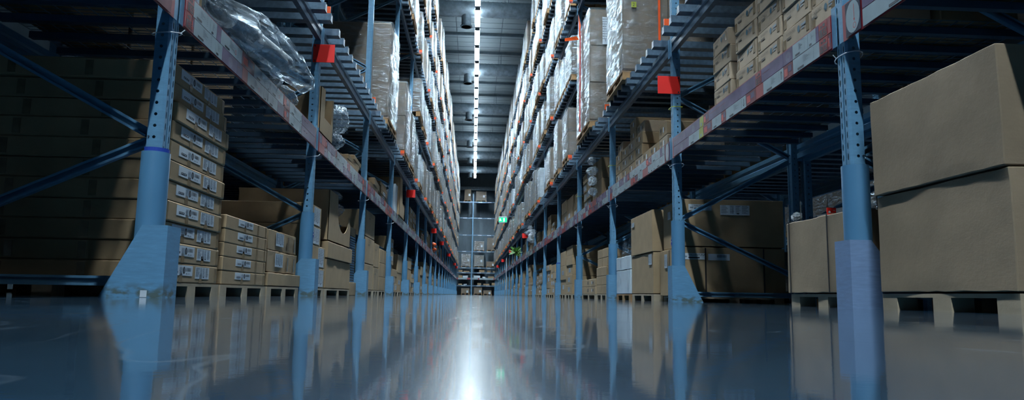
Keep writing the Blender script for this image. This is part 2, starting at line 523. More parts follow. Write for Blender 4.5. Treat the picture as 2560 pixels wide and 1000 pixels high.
# ------------------------------------------------------------------ rack parts
POST_H = 10.6
def post_mesh(h, side):
    """omega section upright with round holes in its flanks and slots in its face; +X is the aisle face, mirrored for the right rack"""
    b = MB()
    s = 1 if side == 'L' else -1
    xb, xf, hy = -0.030, 0.052, 0.055
    P = 0.0643
    n = int(h / P)
    def strip(p0, p1, hole_w, hole_h, frac):
        """vertical strip between plan points p0, p1 with a hole each pitch"""
        d = Vector((p1[0] - p0[0], p1[1] - p0[1]))
        L = d.length
        d /= L
        def at(u, z):
            return (s * (p0[0] + d.x * u), p0[1] + d.y * u, z)
        c = L * frac
        K = 8
        for i in range(n):
            z0, z1 = i * P, (i + 1) * P
            zc = (z0 + z1) / 2
            hole = [(c + hole_w * math.cos(2 * math.pi * (j + .5) / K), zc + hole_h * math.sin(2 * math.pi * (j + .5) / K)) for j in range(K)]
            corner = [(L, z0 + P * .75), (L, z1), (c + hole_w * .4, z1), (0, z1), (0, z0 + P * .25), (0, z0), (c - hole_w * .4, z0), (L, z0)]
            outer = [(L, z1), ((c + L) / 2, z1), (c / 2, z1), (0, z1), (0, z0), (c / 2, z0), ((c + L) / 2, z0), (L, z0)]
            for j in range(K):
                j2 = (j + 1) % K
                b.poly([at(*hole[j]), at(*outer[j]), at(*outer[j2]), at(*hole[j2])], 'blue')
    def flat(p0, p1):
        b.poly([(s * p0[0], p0[1], 0), (s * p1[0], p1[1], 0), (s * p1[0], p1[1], h), (s * p0[0], p0[1], h)], 'blue')
    for q in (-1, 1):
        strip((xb, q * hy), (xf - 0.014, q * hy), 0.0092, 0.0092, 0.55)
        flat((xf - 0.014, q * hy), (xf, q * (hy - 0.012)))
        strip((xf, q * (hy - 0.012)), (xf, q * 0.010), 0.0055, 0.021, 0.5)
        flat((xf, q * 0.010), (xf - 0.022, q * 0.005))
        flat((xb, q * hy), (xb, q * (hy - 0.02)))
        flat((xb, q * (hy - 0.02)), (xb + 0.012, q * (hy - 0.02)))
    flat((xf - 0.022, -0.005), (xf - 0.022, 0.005))
    flat((xb + 0.012, -(hy - 0.02)), (xb + 0.012, hy - 0.02))  # back closed off to shut light out, so the holes look dark
    b.poly([(s * xb, -hy, h), (s * xf, -hy, h), (s * xf, hy, h), (s * xb, hy, h)], 'blue')  # top cap added to keep lamp light out of the hollow
    return b.mesh('post')
post_me = {s: post_mesh(POST_H, s) for s in 'LR'}
b = MB(); b.box(-0.08, 0.08, -0.07, 0.07, 0, 0.006, 'blue'); foot_me = b.mesh('foot_plate')

def channel(p0, p1, w=0.05, d=0.03):
    """C channel brace: web plus two lips"""
    b = MB()
    p0, p1 = Vector(p0), Vector(p1)
    dr = (p1 - p0).normalized()
    a = dr.cross(Vector((0, 1, 0))).normalized()
    b.bar(p0, p1, w, 0.003, 'blue')
    for q in (-1, 1):
        o = a * q * (w / 2) + Vector((0, -d / 2, 0))
        b.bar(p0 + o, p1 + o, 0.003, d, 'blue')
        o2 = a * q * (w / 2 - 0.006) + Vector((0, -d, 0))
        b.bar(p0 + o2, p1 + o2, 0.012, 0.003, 'blue')
    return b.mesh('brace')
brace_me = {}
for sd in 'LR':
    s = SIDE[sd]
    lst = [channel((s * 0.05, 0, 0.085), (s * (FRAME_D - 0.05), 0, 0.085))]
    front, rear, z = 0.89, 0.27, 0.0
    zz = [0.27, 0.87, 1.57, 2.24, 2.94, 3.6, 4.3, 4.97, 5.67, 6.34, 7.04, 7.7, 8.4, 9.07, 9.77, 10.4]
    for i in range(len(zz) - 1):
        a = (s * (FRAME_D - 0.04) if i % 2 == 0 else s * 0.04, 0, zz[i] + 0.025)
        c = (s * 0.04 if i % 2 == 0 else s * (FRAME_D - 0.04), 0, zz[i + 1] - 0.025)
        lst.append(channel(a, c))
    brace_me[sd] = lst
b = MB(); b.tube((0, -0.052, 0), (0, -0.030, 0), 0.011, 'galv', 6); b.tube((0, -0.062, 0), (0, -0.05, 0), 0.006, 'galv', 6)
bolt_me = b.mesh('bolt')

def frame(side, k, x, name_label, depth_sign=None, braces=15, grp=None, my=None):
    s = SIDE[side] if depth_sign is None else depth_sign
    t = thing('upright_frame', name_label, 'rack frame', (x, my if my is not None else py(k), 0), group=grp)
    near = 'L' if s < 0 else 'R'
    put('post', post_me[near], t)
    put('post', post_me['R' if near == 'L' else 'L'], t, (s * FRAME_D, 0, 0))
    put('foot_plate', foot_me, t); put('foot_plate', foot_me, t, (s * FRAME_D, 0, 0))
    for m in brace_me[near][:braces]:
        put('brace', m, t)
    if k <= 4:
        for z in (0.87, 2.24, 3.6, 4.97)[:3]:
            put('bolt', bolt_me, t, (s * 0.02, 0, z))
    return t
for sd in 'LR':
    for k in range(-1, NB + 1):
        lab = 'behind the camera' if k < 0 else f'{ORD[k]} from the camera'
        frame(sd, k, POST_X[sd], f'blue perforated upright frame of the {SIDEN[sd]} rack, {lab}', grp=f'uprights of the {SIDEN[sd]} rack')

# ---- beams, support bars, mesh decks
LEN = BAY - 0.132
def beam_profile(side, h, d):
    """stepped box beam section in (x, z); x=0 is the aisle face"""
    s = SIDE[side]
    return [(0, 0.0), (0, h * 0.34), (s * 0.012, h * 0.42), (s * 0.012, h * 0.6), (0, h * 0.68), (0, h), (s * d, h), (s * d, 0)]
def beam_mesh(side, h=0.15, d=0.05, mat='galv', conn='blue', tab=True):
    s = SIDE[side]
    b = MB()
    b.prism(beam_profile(side, h, d), 'Y', -LEN / 2, LEN / 2, mat)
    for q in (-1, 1):
        y = q * LEN / 2
        b.box(s * 0.0, s * 0.056, y - 0.006 if q > 0 else y, y if q > 0 else y + 0.006, -0.03, h + 0.03, conn)
        if tab:
            b.box(s * 0.002, s * 0.008, y, y + q * 0.05, -0.035, h + 0.035, conn)
    return b.mesh('beam')
beam2 = {s: beam_mesh(s) for s in 'LR'}
def shelf_beam(side):
    s = SIDE[side]
    b = MB()
    b.box(0, s * 0.004, -LEN / 2, LEN / 2, -0.004, 0.214, 'beam_red')
    b.box(s * 0.005, s * 0.045, -LEN / 2, LEN / 2, 0.03, 0.205, 'dark_blue')
    for q in (-1, 1):
        y = q * LEN / 2
        b.box(s * 0.002, s * 0.008, y, y + q * 0.05, 0.0, 0.25, 'blue')
    return b.mesh('front_beam')
beam1 = {s: shelf_beam(s) for s in 'LR'}
rearb = {s: beam_mesh(s, 0.15, 0.05, 'blue', tab=False) for s in 'LR'}
# support bar: ribbed hat channel with closed end, local x runs from the aisle end inward
def sbar(side, L):
    s = SIDE[side]
    b = MB()
    prof = [(-0.055, 0.0), (-0.055, 0.006), (-0.042, 0.010), (-0.036, 0.085), (-0.016, 0.085), (-0.011, 0.077), (0.011, 0.077), (0.016, 0.085),
            (0.036, 0.085), (0.042, 0.010), (0.055, 0.006), (0.055, 0.0)]
    b.prism(prof, 'X', 0, s * L, 'galv')
    return b.mesh('support_bar')
BARL = 1.50
bar_me = {s: sbar(s, BARL) for s in 'LR'}
NBAR = 12
def bars_joined(side):
    s = SIDE[side]
    b = MB()
    for i in range(NBAR):
        y = -LEN / 2 + 0.16 + i * (LEN - 0.32) / (NBAR - 1)
        b.box(0, s * BARL, y - 0.05, y + 0.05, 0, 0.085, 'galv')
    return b.mesh('support_bars')
bars_far = {s: bars_joined(s) for s in 'LR'}
def deck_mesh():
    b = MB()
    hx, hy = 0.6, LEN / 2 - 0.02
    n = 62
    for i in range(n + 1):
        y = -hy + 2 * hy * i / n
        b.box(-hx, hx, y - 0.002, y + 0.002, 0, 0.004, 'wire')
    for i in range(13):
        x = -hx + 2 * hx * i / 12
        b.box(x - 0.0025, x + 0.0025, -hy, hy, -0.004, 0, 'wire')
    return b.mesh('wire_mesh')
deck_me = deck_mesh()
b = MB()
b.box(-0.62, 0.62, -0.025, 0.025, 0, 0.004, 'dark_blue'); b.box(-0.62, 0.62, -0.025, -0.022, 0, 0.045, 'dark_blue'); b.box(-0.62, 0.62, 0.022, 0.025, 0, 0.045, 'dark_blue')
cross_me = b.mesh('crossbar')

def level(side, k, lv, far=False):
    s = SIDE[side]
    yc, z = py(k) + BAY / 2, LEVEL[lv]
    bay = 'bay beside the camera' if k < 0 else f'{ORD[k]} bay from the camera'
    x = BEAM_X[side]
    rx = POST_X[side] + s * (FRAME_D + 0.03)
    if lv == 1:
        t = thing('rack_shelf', f'low mesh shelf with price-card front beam, {SIDEN[side]} rack, {bay}', 'rack shelf', (x, yc, z), group=f'low mesh shelves of the {SIDEN[side]} rack')
        put('front_beam', beam1[side], t)
        put('rear_beam', rearb[side], t, (rx - x, 0, 0.03))
        for i in range(11):
            put('crossbar', cross_me, t, ((POST_X[side] + s * 0.64) - x, -1.6 + i * 0.32, 0.165))
        put('wire_mesh', deck_me, t, ((POST_X[side] + s * 0.64) - x, 0, 0.214), kind='stuff')
        return t
    t = thing('rack_level', f'galvanised beam level with crosswise support bars, {ORD[lv - 1]} up, {SIDEN[side]} rack, {bay}', 'rack shelf', (x, yc, z), group=f'pallet levels of the {SIDEN[side]} rack')
    put('front_beam', beam2[side], t)
    put('rear_beam', rearb[side], t, (rx - x, 0, 0))
    if far:
        put('support_bar', bars_far[side], t, (-s * 0.135, 0, 0.15), kind='stuff')
    else:
        for i in range(NBAR):
            put('support_bar', bar_me[side], t, (-s * 0.135, -LEN / 2 + 0.16 + i * (LEN - 0.32) / (NBAR - 1), 0.15))
    return t
SHELF = {}
for sd in 'LR':
    for k in range(-1, NB):
        for lv in LEVEL:
            if has_level(sd, k, lv):
                SHELF[sd, k, lv] = level(sd, k, lv, far=(k >= 9 or (k < 2 and lv > 4)))

# ---- foot guards and plastic sleeves on the aisle-side uprights
def boot_mesh(side, kind):
    s = SIDE[side]
    x0 = -s * 0.134 if side == 'L' else -s * 0.098
    h = 0.383
    mat = 'boot2' if kind == 'square' else 'boot'
    xs = x0 + s * 0.006
    if kind == 'slope':
        pr = [(xs, 0), (xs, h), (x0 + s * 0.135, h), (x0 + s * 0.33, 0)]
    elif kind == 'square':
        pr = [(xs, 0), (xs, h), (x0 + s * 0.125, h), (x0 + s * 0.175, h - 0.07), (x0 + s * 0.175, 0)]
    else:
        pr = [(xs, 0), (xs, h), (x0 + s * 0.15, h), (x0 + s * 0.20, h - 0.06), (x0 + s * 0.20, 0)]
    b = MB()
    b.prism(pr, 'Y', -0.085, -0.079, mat)
    b.prism(pr, 'Y', 0.079, 0.085, mat)
    b.box(x0, x0 + s * 0.006, -0.085, 0.085, 0, h, mat)
    return b.mesh('guard_plate')
boots = {}
def sleeve_mesh(h, r=0.0765):
    b = MB()
    n = 26
    a0, a1 = R_(-132), R_(132)
    for i in range(n):
        a, c = a0 + (a1 - a0) * i / n, a0 + (a1 - a0) * (i + 1) / n
        for rr in (r, r - 0.005):
            b.poly([(rr * math.cos(a), rr * math.sin(a), 0), (rr * math.cos(c), rr * math.sin(c), 0), (rr * math.cos(c), rr * math.sin(c), h), (rr * math.cos(a), rr * math.sin(a), h)], 'sleeve')
        b.poly([(r * math.cos(a), r * math.sin(a), h), (r * math.cos(c), r * math.sin(c), h), ((r - .005) * math.cos(c), (r - .005) * math.sin(c), h), ((r - .005) * math.cos(a), (r - .005) * math.sin(a), h)], 'sleeve')
    for a in (a0, a1):
        b.poly([(r * math.cos(a), r * math.sin(a), 0), (r * math.cos(a), r * math.sin(a), h), ((r - .005) * math.cos(a), (r - .005) * math.sin(a), h), ((r - .005) * math.cos(a), (r - .005) * math.sin(a), 0)], 'sleeve')
    return b.mesh('sleeve', True)
sleeves = {h: sleeve_mesh(h) for h in (0.78, 0.81, 0.86)}
def shield_sticker():
    b = MB()
    b.poly([(-0.02, 0.03, 0.0008), (-0.02, -0.01, 0.0008), (0, -0.035, 0.0008), (0.02, -0.01, 0.0008), (0.02, 0.03, 0.0008), (0, 0.04, 0.0008)], 'foam')
    b.rect(-0.018, 0.018, 0.008, 0.016, 0.0016, 'white'); b.rect(-0.018, 0.018, 0.02, 0.023, 0.0016, 'white')
    return b.mesh('sticker')
stick_me = shield_sticker()
for sd in 'LR':
    s = SIDE[sd]
    for k in range(0, NB + 1):
        kind = 'slope' if (sd, k) in (('L', 0), ('R', 1)) else ('square' if (sd, k) == ('R', 0) else 'chamfer')
        if (sd, kind) not in boots:
            boots[sd, kind] = boot_mesh(sd, kind)
        x = POST_X[sd]
        look = {'slope': 'blue steel foot guard sloping to the floor', 'square': 'violet-blue square steel foot guard', 'chamfer': 'blue steel foot guard with a clipped corner'}[kind]
        put('foot_guard', boots[sd, kind], None, (POST_X[sd], py(k), 0), label=f'{look}, {SIDEN[sd]} rack, {ORD[k]} upright', cat='guard', group=f'foot guards of the {SIDEN[sd]} rack')
        h = 0.78 if sd == 'L' and k % 3 == 0 else (0.81 if sd == 'R' and k == 0 else 0.86)
        sl = put('post_sleeve', sleeves[h], None, (x, py(k), 0.008), (0, 0, R_(0 if sd == 'L' else 180)), label=f'round blue plastic sleeve around the {SIDEN[sd]} rack, {ORD[k]} upright', cat='post guard', group=f'post sleeves of the {SIDEN[sd]} rack')
        if (sd, k) in (('L', 1), ('R', 1), ('R', 3)):
            put('sticker', stick_me, sl, (0.0775, 0.0, 0.62), (R_(90), 0, R_(90)), label='blue and white shield sticker')
        if (sd, k) in (('L', 0), ('R', 4)):
            b = MB()
            for i in range(24):
                a, c = R_(-120 + 10 * i), R_(-110 + 10 * i)
                r0, r1 = 0.0688, 0.0708
                for rr in (r0, r1):
                    b.poly([(rr * math.cos(a), rr * math.sin(a), h - .05), (rr * math.cos(c), rr * math.sin(c), h - .05), (rr * math.cos(c), rr * math.sin(c), h + .022), (rr * math.cos(a), rr * math.sin(a), h + .022)], 'foam')
                b.poly([(r0 * math.cos(a), r0 * math.sin(a), h + .022), (r0 * math.cos(c), r0 * math.sin(c), h + .022), (r1 * math.cos(c), r1 * math.sin(c), h + .022), (r1 * math.cos(a), r1 * math.sin(a), h + .022)], 'foam')
            put('foam_ring', b.mesh('foam_ring'), sl, label='bright blue foam insert')

_fg = [o for o in COL.objects if o.name == 'foot_guard'][0]
b = MB(); b.box(-.017, .017, -.018, .018, -.0005, .0006, 'white'); put('sticker', b.mesh('sticker'), _fg, (.035, -.0862, .02), ROT['C'], label='small white square sticker')
# rear sleeve seen through the empty bay
sl = put('post_sleeve', sleeves[0.86], None, (POST_X['R'] + FRAME_D, py(1), 0.008), (0, 0, 0), label='shadowed blue sleeve around the rear post of the second right upright', cat='post guard')
put('sticker', stick_me, sl, (-.04, -.0665, 0.62), (R_(90), 0, R_(-30)), label='blue and white shield sticker')
# white cable ties at the shelf beam of the first uprights
for sd in 'LR':
    for k in range(0, 4):
        b = MB()
        pts = [Vector((0.076 * math.cos(t) + .008, 0.080 * math.sin(t), 0.01 * math.sin(t))) for t in [2 * math.pi * i / 16 for i in range(17)]]
        for i in range(16):
            b.tube(pts[i], pts[i + 1], 0.0035, 'white', 5, False)
        b.tube((0.084, 0, 0), (0.105, 0.01, 0.02), 0.003, 'white', 5)
        put('cable_tie', b.mesh('cable_tie'), None, (POST_X[sd], py(k), LEVEL[1] - 0.075), (R_(5), R_(-6 if sd == 'L' else 6), R_(180 if sd == 'R' else 0)),
            label=f'white cable tie looped round the {ORD[k]} {SIDEN[sd]} upright', cat='cable tie', group='cable ties on uprights')

# ------------------------------------------------------------------ goods: builders
_box = {}
def box_mesh(dx, dy, dz, mat, bev=0.006, crumple=0.0, seed=0):
    """carton body with rounded edges, origin at the middle of its base; crumple dents big soft cartons"""
    key = (round(dx, 3), round(dy, 3), round(dz, 3), mat, crumple, seed)
    if key in _box:
        return _box[key]
    bm = bmesh.new()
    bmesh.ops.create_cube(bm, size=1)
    for v in bm.verts:
        v.co = Vector((v.co.x * dx, v.co.y * dy, (v.co.z + 0.5) * dz))
    bmesh.ops.bevel(bm, geom=bm.edges[:], offset=min(bev if not crumple else 0.004, dz * 0.2), segments=1, affect='EDGES')
    if crumple:
        bmesh.ops.subdivide_edges(bm, edges=[e for e in bm.edges if e.calc_length() > 0.15], cuts=14, use_grid_fill=True)
        for v in bm.verts:
            p = v.co * 3.0 + Vector((seed * 7.3, seed, 0))
            n = noise.noise_vector(p)
            q = noise.noise_vector(v.co * 11 + Vector((seed, 0, seed)))
            near = max(0.0, 1 - min(v.co.z, dz - v.co.z) / 0.06)
            k = crumple * (0.55 + 0.8 * near)
            v.co += Vector((n.x * k + q.x * k * 0.35, n.y * k * 0.5, (q.z * k * 0.7 * near)))
            v.co.z = max(v.co.z, 0.0)
    me = bpy.data.meshes.new('carton')
    bm.to_mesh(me)
    bm.free()
    me.materials.append(M[mat])
    if crumple:
        me.polygons.foreach_set('use_smooth', [True] * len(me.polygons))
        me.set_sharp_from_angle(angle=R_(22))
    _box[key] = me
    return me

class Carton:
    """one carton: top-level mesh, decals become its parts. Box given by its extents in the place."""
    def __init__(s, side, x0, x1, y0, y1, z0, z1, label, mat='card', cat='box', name='carton', group=None, crumple=0, seed=0, rz=0.0, bev=0.006):
        s.side, s.dx, s.dy, s.dz = side, abs(x1 - x0), abs(y1 - y0), z1 - z0
        s.o = put(name, box_mesh(s.dx, s.dy, s.dz, mat, bev, crumple, seed), None, ((x0 + x1) / 2, (y0 + y1) / 2, z0), (0, 0, rz), label=label, cat=cat, group=group)
    def aisle(s, name, me, u, v, off=0.0012, label=None):
        """decal on the aisle face; u, v measured in metres from the face's lower left corner as read from the aisle"""
        sg = SIDE[s.side]
        y = -s.dy / 2 + u if s.side == 'L' else s.dy / 2 - u
        return put(name, me, s.o, (-sg * (s.dx / 2 + off), y, v), ROT[s.side], label=label)
    def cam(s, name, me, u, v, off=0.0012, label=None):
        """decal on the face towards the camera"""
        return put(name, me, s.o, (-s.dx / 2 + u, -s.dy / 2 - off, v), ROT['C'], label=label)

_pl = {}
def plate(w, h, mat):
    k = (round(w, 3), round(h, 3), mat)
    if k not in _pl:
        b = MB(); b.box(-w / 2, w / 2, -h / 2, h / 2, -0.001, 0.0006, mat); _pl[k] = b.mesh('plate')
    return _pl[k]

def shipping_label(w, h, kind, seed=0):
    """white paper label with its printing"""
    k = (w, h, kind, seed)
    if k in _pl:
        return _pl[k]
    rnd = random.Random(seed)
    b = MB()
    b.box(-w / 2, w / 2, -h / 2, h / 2, -0.001, 0.0006, 'white')
    z = 0.0012
    if kind == 'bar':
        b.rect(-w * .40, -w * .16, -h * .28, -h * .08, z, 'ink')
        for i in range(3):
            b.rect(-w * .38 + i * w * .07, -w * .34 + i * w * .07, -h * .22, -h * .14, z + .0005, 'white')
        b.disc(w * .10, h * .02, w * .055, h * .36, z, 'ink')
        b.rect(w * .085, w * .115, -h * .15, h * .2, z + .0005, 'ink_soft')
        for i in range(4):
            b.rect(-w * .1, w * .02, h * (.22 - .14 * i), h * (.28 - .14 * i), z, 'ink_soft')
        for i in range(11):
            x = w * (.19 + .021 * i)
            b.rect(x, x + w * rnd.choice((.008, .013)), -h * .05, h * .30, z, 'ink')
        b.rect(w * .19, w * .26, -h * .34, -h * .26, z, 'ink_soft'); b.rect(w * .30, w * .36, -h * .34, -h * .26, z, 'ink_soft')
    elif kind == 'text':
        for c, (x0, x1) in enumerate(((-.47, -.2), (-.17, -.02), (.02, .2), (.24, .46))):
            for i in range(9):
                y = .40 - .09 * i
                b.rect(w * x0, w * (x0 + (x1 - x0) * rnd.uniform(.6, 1)), h * y, h * (y + .045), z, 'ink_soft')
        b.rect(-w * .08, -w * .05, -h * .35, h * .3, z, 'ink_soft'); b.rect(w * .06, w * .14, -h * .4, -h * .3, z, 'ink')
    _pl[k] = b.mesh('shipping_label')
    return _pl[k]

def print_mesh(key, fn):
    if key not in _pl:
        b = MB(); fn(b); _pl[key] = b.mesh('printing')
    return _pl[key]

# ---- pallets
def pallet_blocks(h, mat, dx, dy):
    b = MB(); b.box(-dx / 2, dx / 2, -dy / 2, dy / 2, 0, h, mat); return b.mesh('pallet_block')
def floor_pallet(side, x0, x1, y0, y1, label, mat='paperpal', h=0.085):
    x0, x1 = sorted((x0, x1))
    t = thing('pallet', label, 'pallet', ((x0 + x1) / 2, (y0 + y1) / 2, 0), group='low pallets on the floor')
    dx, dy = x1 - x0, y1 - y0
    b = MB(); b.box(-dx / 2, dx / 2, -dy / 2, dy / 2, h - 0.02, h - 0.001, mat); put('deck_sheet', b.mesh('deck_sheet'), t)
    k = ('blk', mat, h)
    if k not in _pl:
        _pl[k] = pallet_blocks(h - 0.02, mat, 0.11, 0.13)
    for i in (-1, 0, 1):
        for j in (-1, 0, 1):
            put('pallet_block', _pl[k], t, (i * (dx / 2 - 0.055), j * (dy / 2 - 0.065), 0))
    return t
PAL_H = 0.144
def wood_pallet_joined():
    b = MB()
    for i in range(5):
        y = -0.5 + 0.1 + i * 0.2
        b.box(-0.6, 0.6, y - 0.07, y + 0.07, 0.122, 0.144, 'wood')
    for j in (-1, 0, 1):
        b.box(j * 0.54 - 0.06, j * 0.54 + 0.06, -0.5, 0.5, 0.1, 0.122, 'wood')
        b.box(j * 0.54 - 0.06, j * 0.54 + 0.06, -0.5, 0.5, 0, 0.022, 'wood')
        for i in (-1, 0, 1):
            b.box(j * 0.54 - 0.055, j * 0.54 + 0.055, i * 0.43 - 0.07, i * 0.43 + 0.07, 0.022, 0.1, 'wood')
    return b.mesh('pallet')
pal_far = wood_pallet_joined()
b = MB(); b.box(-0.6, 0.6, -0.07, 0.07, 0, 0.022, 'wood'); pal_board = b.mesh('deck_board')
b = MB(); b.box(-0.06, 0.06, -0.5, 0.5, 0, 0.022, 'wood'); pal_run = b.mesh('stringer_board')
b = MB(); b.box(-0.055, 0.055, -0.07, 0.07, 0, 0.078, 'wood'); pal_blk = b.mesh('pallet_block')
def near_pallet(parent, sx, sy):
    p = put('pallet', None, parent, (0, 0, 0), (0, 0, 0), (sx, sy, 1))
    for i in range(5):
        put('deck_board', pal_board, p, (0, -0.4 + i * 0.2, 0.122))
    for j in (-1, 0, 1):
        put('stringer_board', pal_run, p, (j * 0.54, 0, 0.1)); put('base_board', pal_run, p, (j * 0.54, 0, 0))
        for i in (-1, 0, 1):
            put('pallet_block', pal_blk, p, (j * 0.54, i * 0.43, 0.022))
    return p

# ---- film wrapped loads
def film_unit(seed, mat, amp=0.011, nu=9, nv=15):
    b = MB()
    rnd = random.Random(seed)
    o = Vector((seed * 3.1, seed * 1.7, 0))
    ring = []
    per = []
    for i in range(nu): per.append((-.5 + i / nu, -.5))
    for i in range(nu): per.append((.5, -.5 + i / nu))
    for i in range(nu): per.append((.5 - i / nu, .5))
    for i in range(nu): per.append((-.5, .5 - i / nu))
    n = len(per)
    for j in range(nv + 1):
        z = j / nv
        row = []
        for x, y in per:
            d = noise.noise(Vector((x * 7, y * 7, z * 9)) + o) * amp + noise.noise(Vector((x * 19, y * 19, z * 15)) + o) * amp * .6
            m = 1 + 2 * (d + 0.012)
            cx, cy = (x * m, y * m)
            if abs(abs(x) - .5) < 1e-6 and abs(abs(y) - .5) < 1e-6:
                cx, cy = x * (1 + d), y * (1 + d)
            row.append((cx, cy, z * 1.008 if j else -0.02))
        ring.append(row)
    base = len(b.v)
    for row in ring:
        b.v += row
    for j in range(nv):
        for i in range(n):
            i2 = (i + 1) % n
            b.f.append((base + j * n + i, base + j * n + i2, base + (j + 1) * n + i2, base + (j + 1) * n + i)); b.m.append(b.mi(mat))
    top = [base + nv * n + i for i in range(n)]
    b.f.append(tuple(top)); b.m.append(b.mi(mat))
    return b.mesh('stretch_film', True)
films = [film_unit(i, 'film') for i in range(4)] + [film_unit(10 + i, 'film_w') for i in range(3)]
def unit_core(mat, seams):
    bm = bmesh.new()
    bmesh.ops.create_cube(bm, size=1)
    for v in bm.verts:
        v.co.z += 0.5
    bmesh.ops.bevel(bm, geom=bm.edges[:], offset=0.012, segments=1, affect='EDGES')
    me = bpy.data.meshes.new('carton'); bm.to_mesh(me); bm.free(); me.materials.append(M[mat])
    return me
cores = [unit_core('card_grey', 0), unit_core('card_grey', 0)]
core_white = unit_core('foamwhite', 0)

def wrapped_load(side, xf, y0, y1, z, h, label, near=False, film=None, grid=(1, 1, 1), depth=1.22, core=None, group=None, pallet=True, seed=0):
    """stretch-wrapped cartons on a wooden pallet; xf is the aisle face, h the height of the goods"""
    s = SIDE[side]
    rnd = random.Random(seed * 31 + int(y0 * 100) + int(z * 10))
    t = thing('wrapped_pallet_load', label, 'pallet load', (xf + s * depth / 2, (y0 + y1) / 2, z), R_(rnd.uniform(-.8, .8)), group=group)
    w = y1 - y0
    ph = PAL_H if pallet else 0
    if pallet:
        if near:
            near_pallet(t, depth / 1.2, w / 1.0)
        else:
            put('pallet', pal_far, t, (0, 0, 0), (0, 0, 0), (depth / 1.2, w / 1.0, 1))
    nx, ny, nz = grid
    g_ = 0.004
    for i in range(nx):
        for j in range(ny):
            for k in range(nz):
                put('carton', cores[rnd.randint(0, 1)] if core is None else core, t,
                    ((-.5 + (i + .5) / nx) * depth * .985, (-.5 + (j + .5) / ny) * w * .985, ph + k * h / nz),
                    (0, 0, 0), (depth * .985 / nx - g_, w * .985 / ny - g_, h / nz - g_))
    f = films[rnd.choice((0, 1, 2, 4, 5, 6, 4, 5, 6))] if film is None else films[film]
    put('stretch_film', f, t, (0, 0, ph), (0, 0, R_(180 if rnd.random() < .5 else 0)), (depth, w, h))
    return t

# ------------------------------------------------------------------ goods on the floor, left rack
LX, RX = -1.78, 2.2
TAPE_S, TAPE_V = plate(0.045, 0.09, 'tape'), plate(0.045, 0.055, 'tape')
lab_bar, lab_text = shipping_label(0.34, 0.062, 'bar', 1), shipping_label(0.235, 0.075, 'text', 2)
lab_text2, lab_big = shipping_label(0.30, 0.10, 'text', 5), shipping_label(0.26, 0.30, 'text', 6)
A = 'flat brown carton with white barcode labels, {} from the bottom of the tallest stack'
floor_pallet('L', LX, LX - 1.28, 4.17, 5.12, 'fibre pallet under the tallest stack of flat labelled cartons')
for i in range(11):
    z0 = 0.087 + i * 0.1182
    dy = [0, .006, -.004, .012, .0, .01, -.006, .0, .022, .012, -.02][i]
    c = Carton('L', LX + [0, .0, -.004, .004, 0, .006, 0, .003, .012, -.012, -.02][i], LX - 1.25, 4.18 + dy, 5.08 + dy, z0, z0 + 0.1165, A.format(ORD[i]), group='flat labelled cartons by the first left upright', rz=R_([0, .2, -.2, .3, 0, -.3, .2, 0, .5, -.4, .6][i]))
    c.aisle('shipping_label', lab_bar, 0.29, 0.074, label='white barcode label')
    c.aisle('shipping_label', lab_text, 0.625, 0.066, label='white printed label')
    c.aisle('tape', TAPE_V, 0.28, 0.030); c.aisle('tape', TAPE_V, 0.60, 0.029)
    c.aisle('tape', TAPE_S, 0.868, 0.058)
    for u in (0.35, 0.8):
        c.cam('tape', TAPE_S, u + random.uniform(-.05, .05), 0.058)
floor_pallet('L', LX, LX - 1.1, 5.16, 6.26, 'fibre pallet under the five flat cartons')
lab_bar2 = shipping_label(0.36, 0.052, 'bar', 3)
for i in range(5):
    z0 = 0.087 + i * 0.1
    c = Carton('L', LX, LX - 1.05, 5.18 + random.uniform(-.01, .01), 6.23 + random.uniform(-.01, .01), z0, z0 + 0.0985, f'flat brown carton, {ORD[i]} from the bottom of the five-high stack', group='five flat cartons on the left', rz=R_(random.uniform(-.3, .3)))
    c.aisle('shipping_label', lab_bar2, 0.46, 0.066, label='white barcode label')
    c.aisle('tape', TAPE_V, 0.44, 0.029); c.aisle('tape', plate(0.04, 0.085, 'tape'), 0.78, 0.05); c.aisle('tape', plate(0.03, 0.085, 'tape'), 1.0, 0.05)
floor_pallet('L', LX, LX - 1.1, 6.31, 7.42, 'fibre pallet under the three uneven cartons')
for i, (y0, y1, z0, z1, dx, lb) in enumerate(((6.31, 7.46, .092, .205, 0, 'wide dented carton at the bottom of the three uneven cartons'),
                                              (6.33, 7.36, .214, .402, -.02, 'carton with a torn label, middle of the three uneven cartons'),
                                              (6.36, 7.35, .411, .59, -.03, 'carton under clear film, topmost of the three uneven cartons'))):
    c = Carton('L', LX + dx, LX - 1.0, y0, y1, z0, z1, lb, 'card_b', crumple=0.007, seed=20 + i, group='three uneven cartons on the left')
    if i:
        c.aisle('shipping_label', shipping_label(0.26, 0.12, 'text', 9), 0.36, (z1 - z0) * .58, 0.008)
        c.aisle('tape', plate(0.05, 0.13, 'tape'), 0.66, 0.085, 0.008); c.aisle('tape', plate(0.04, 0.13, 'tape'), 0.9, 0.085, 0.008)
for i, (y0, y1, z1, x0, x1) in enumerate(((5.15, 7.3, 0.95, -2.96, -3.06), (5.2, 6.3, .86, -2.895, -2.955))):
    Carton('L', x0, x1, y0, y1, 0.0, z1, ['tall dark carton standing at the back behind the five-high stack', 'dark carton leaning behind the five-high stack'][i])

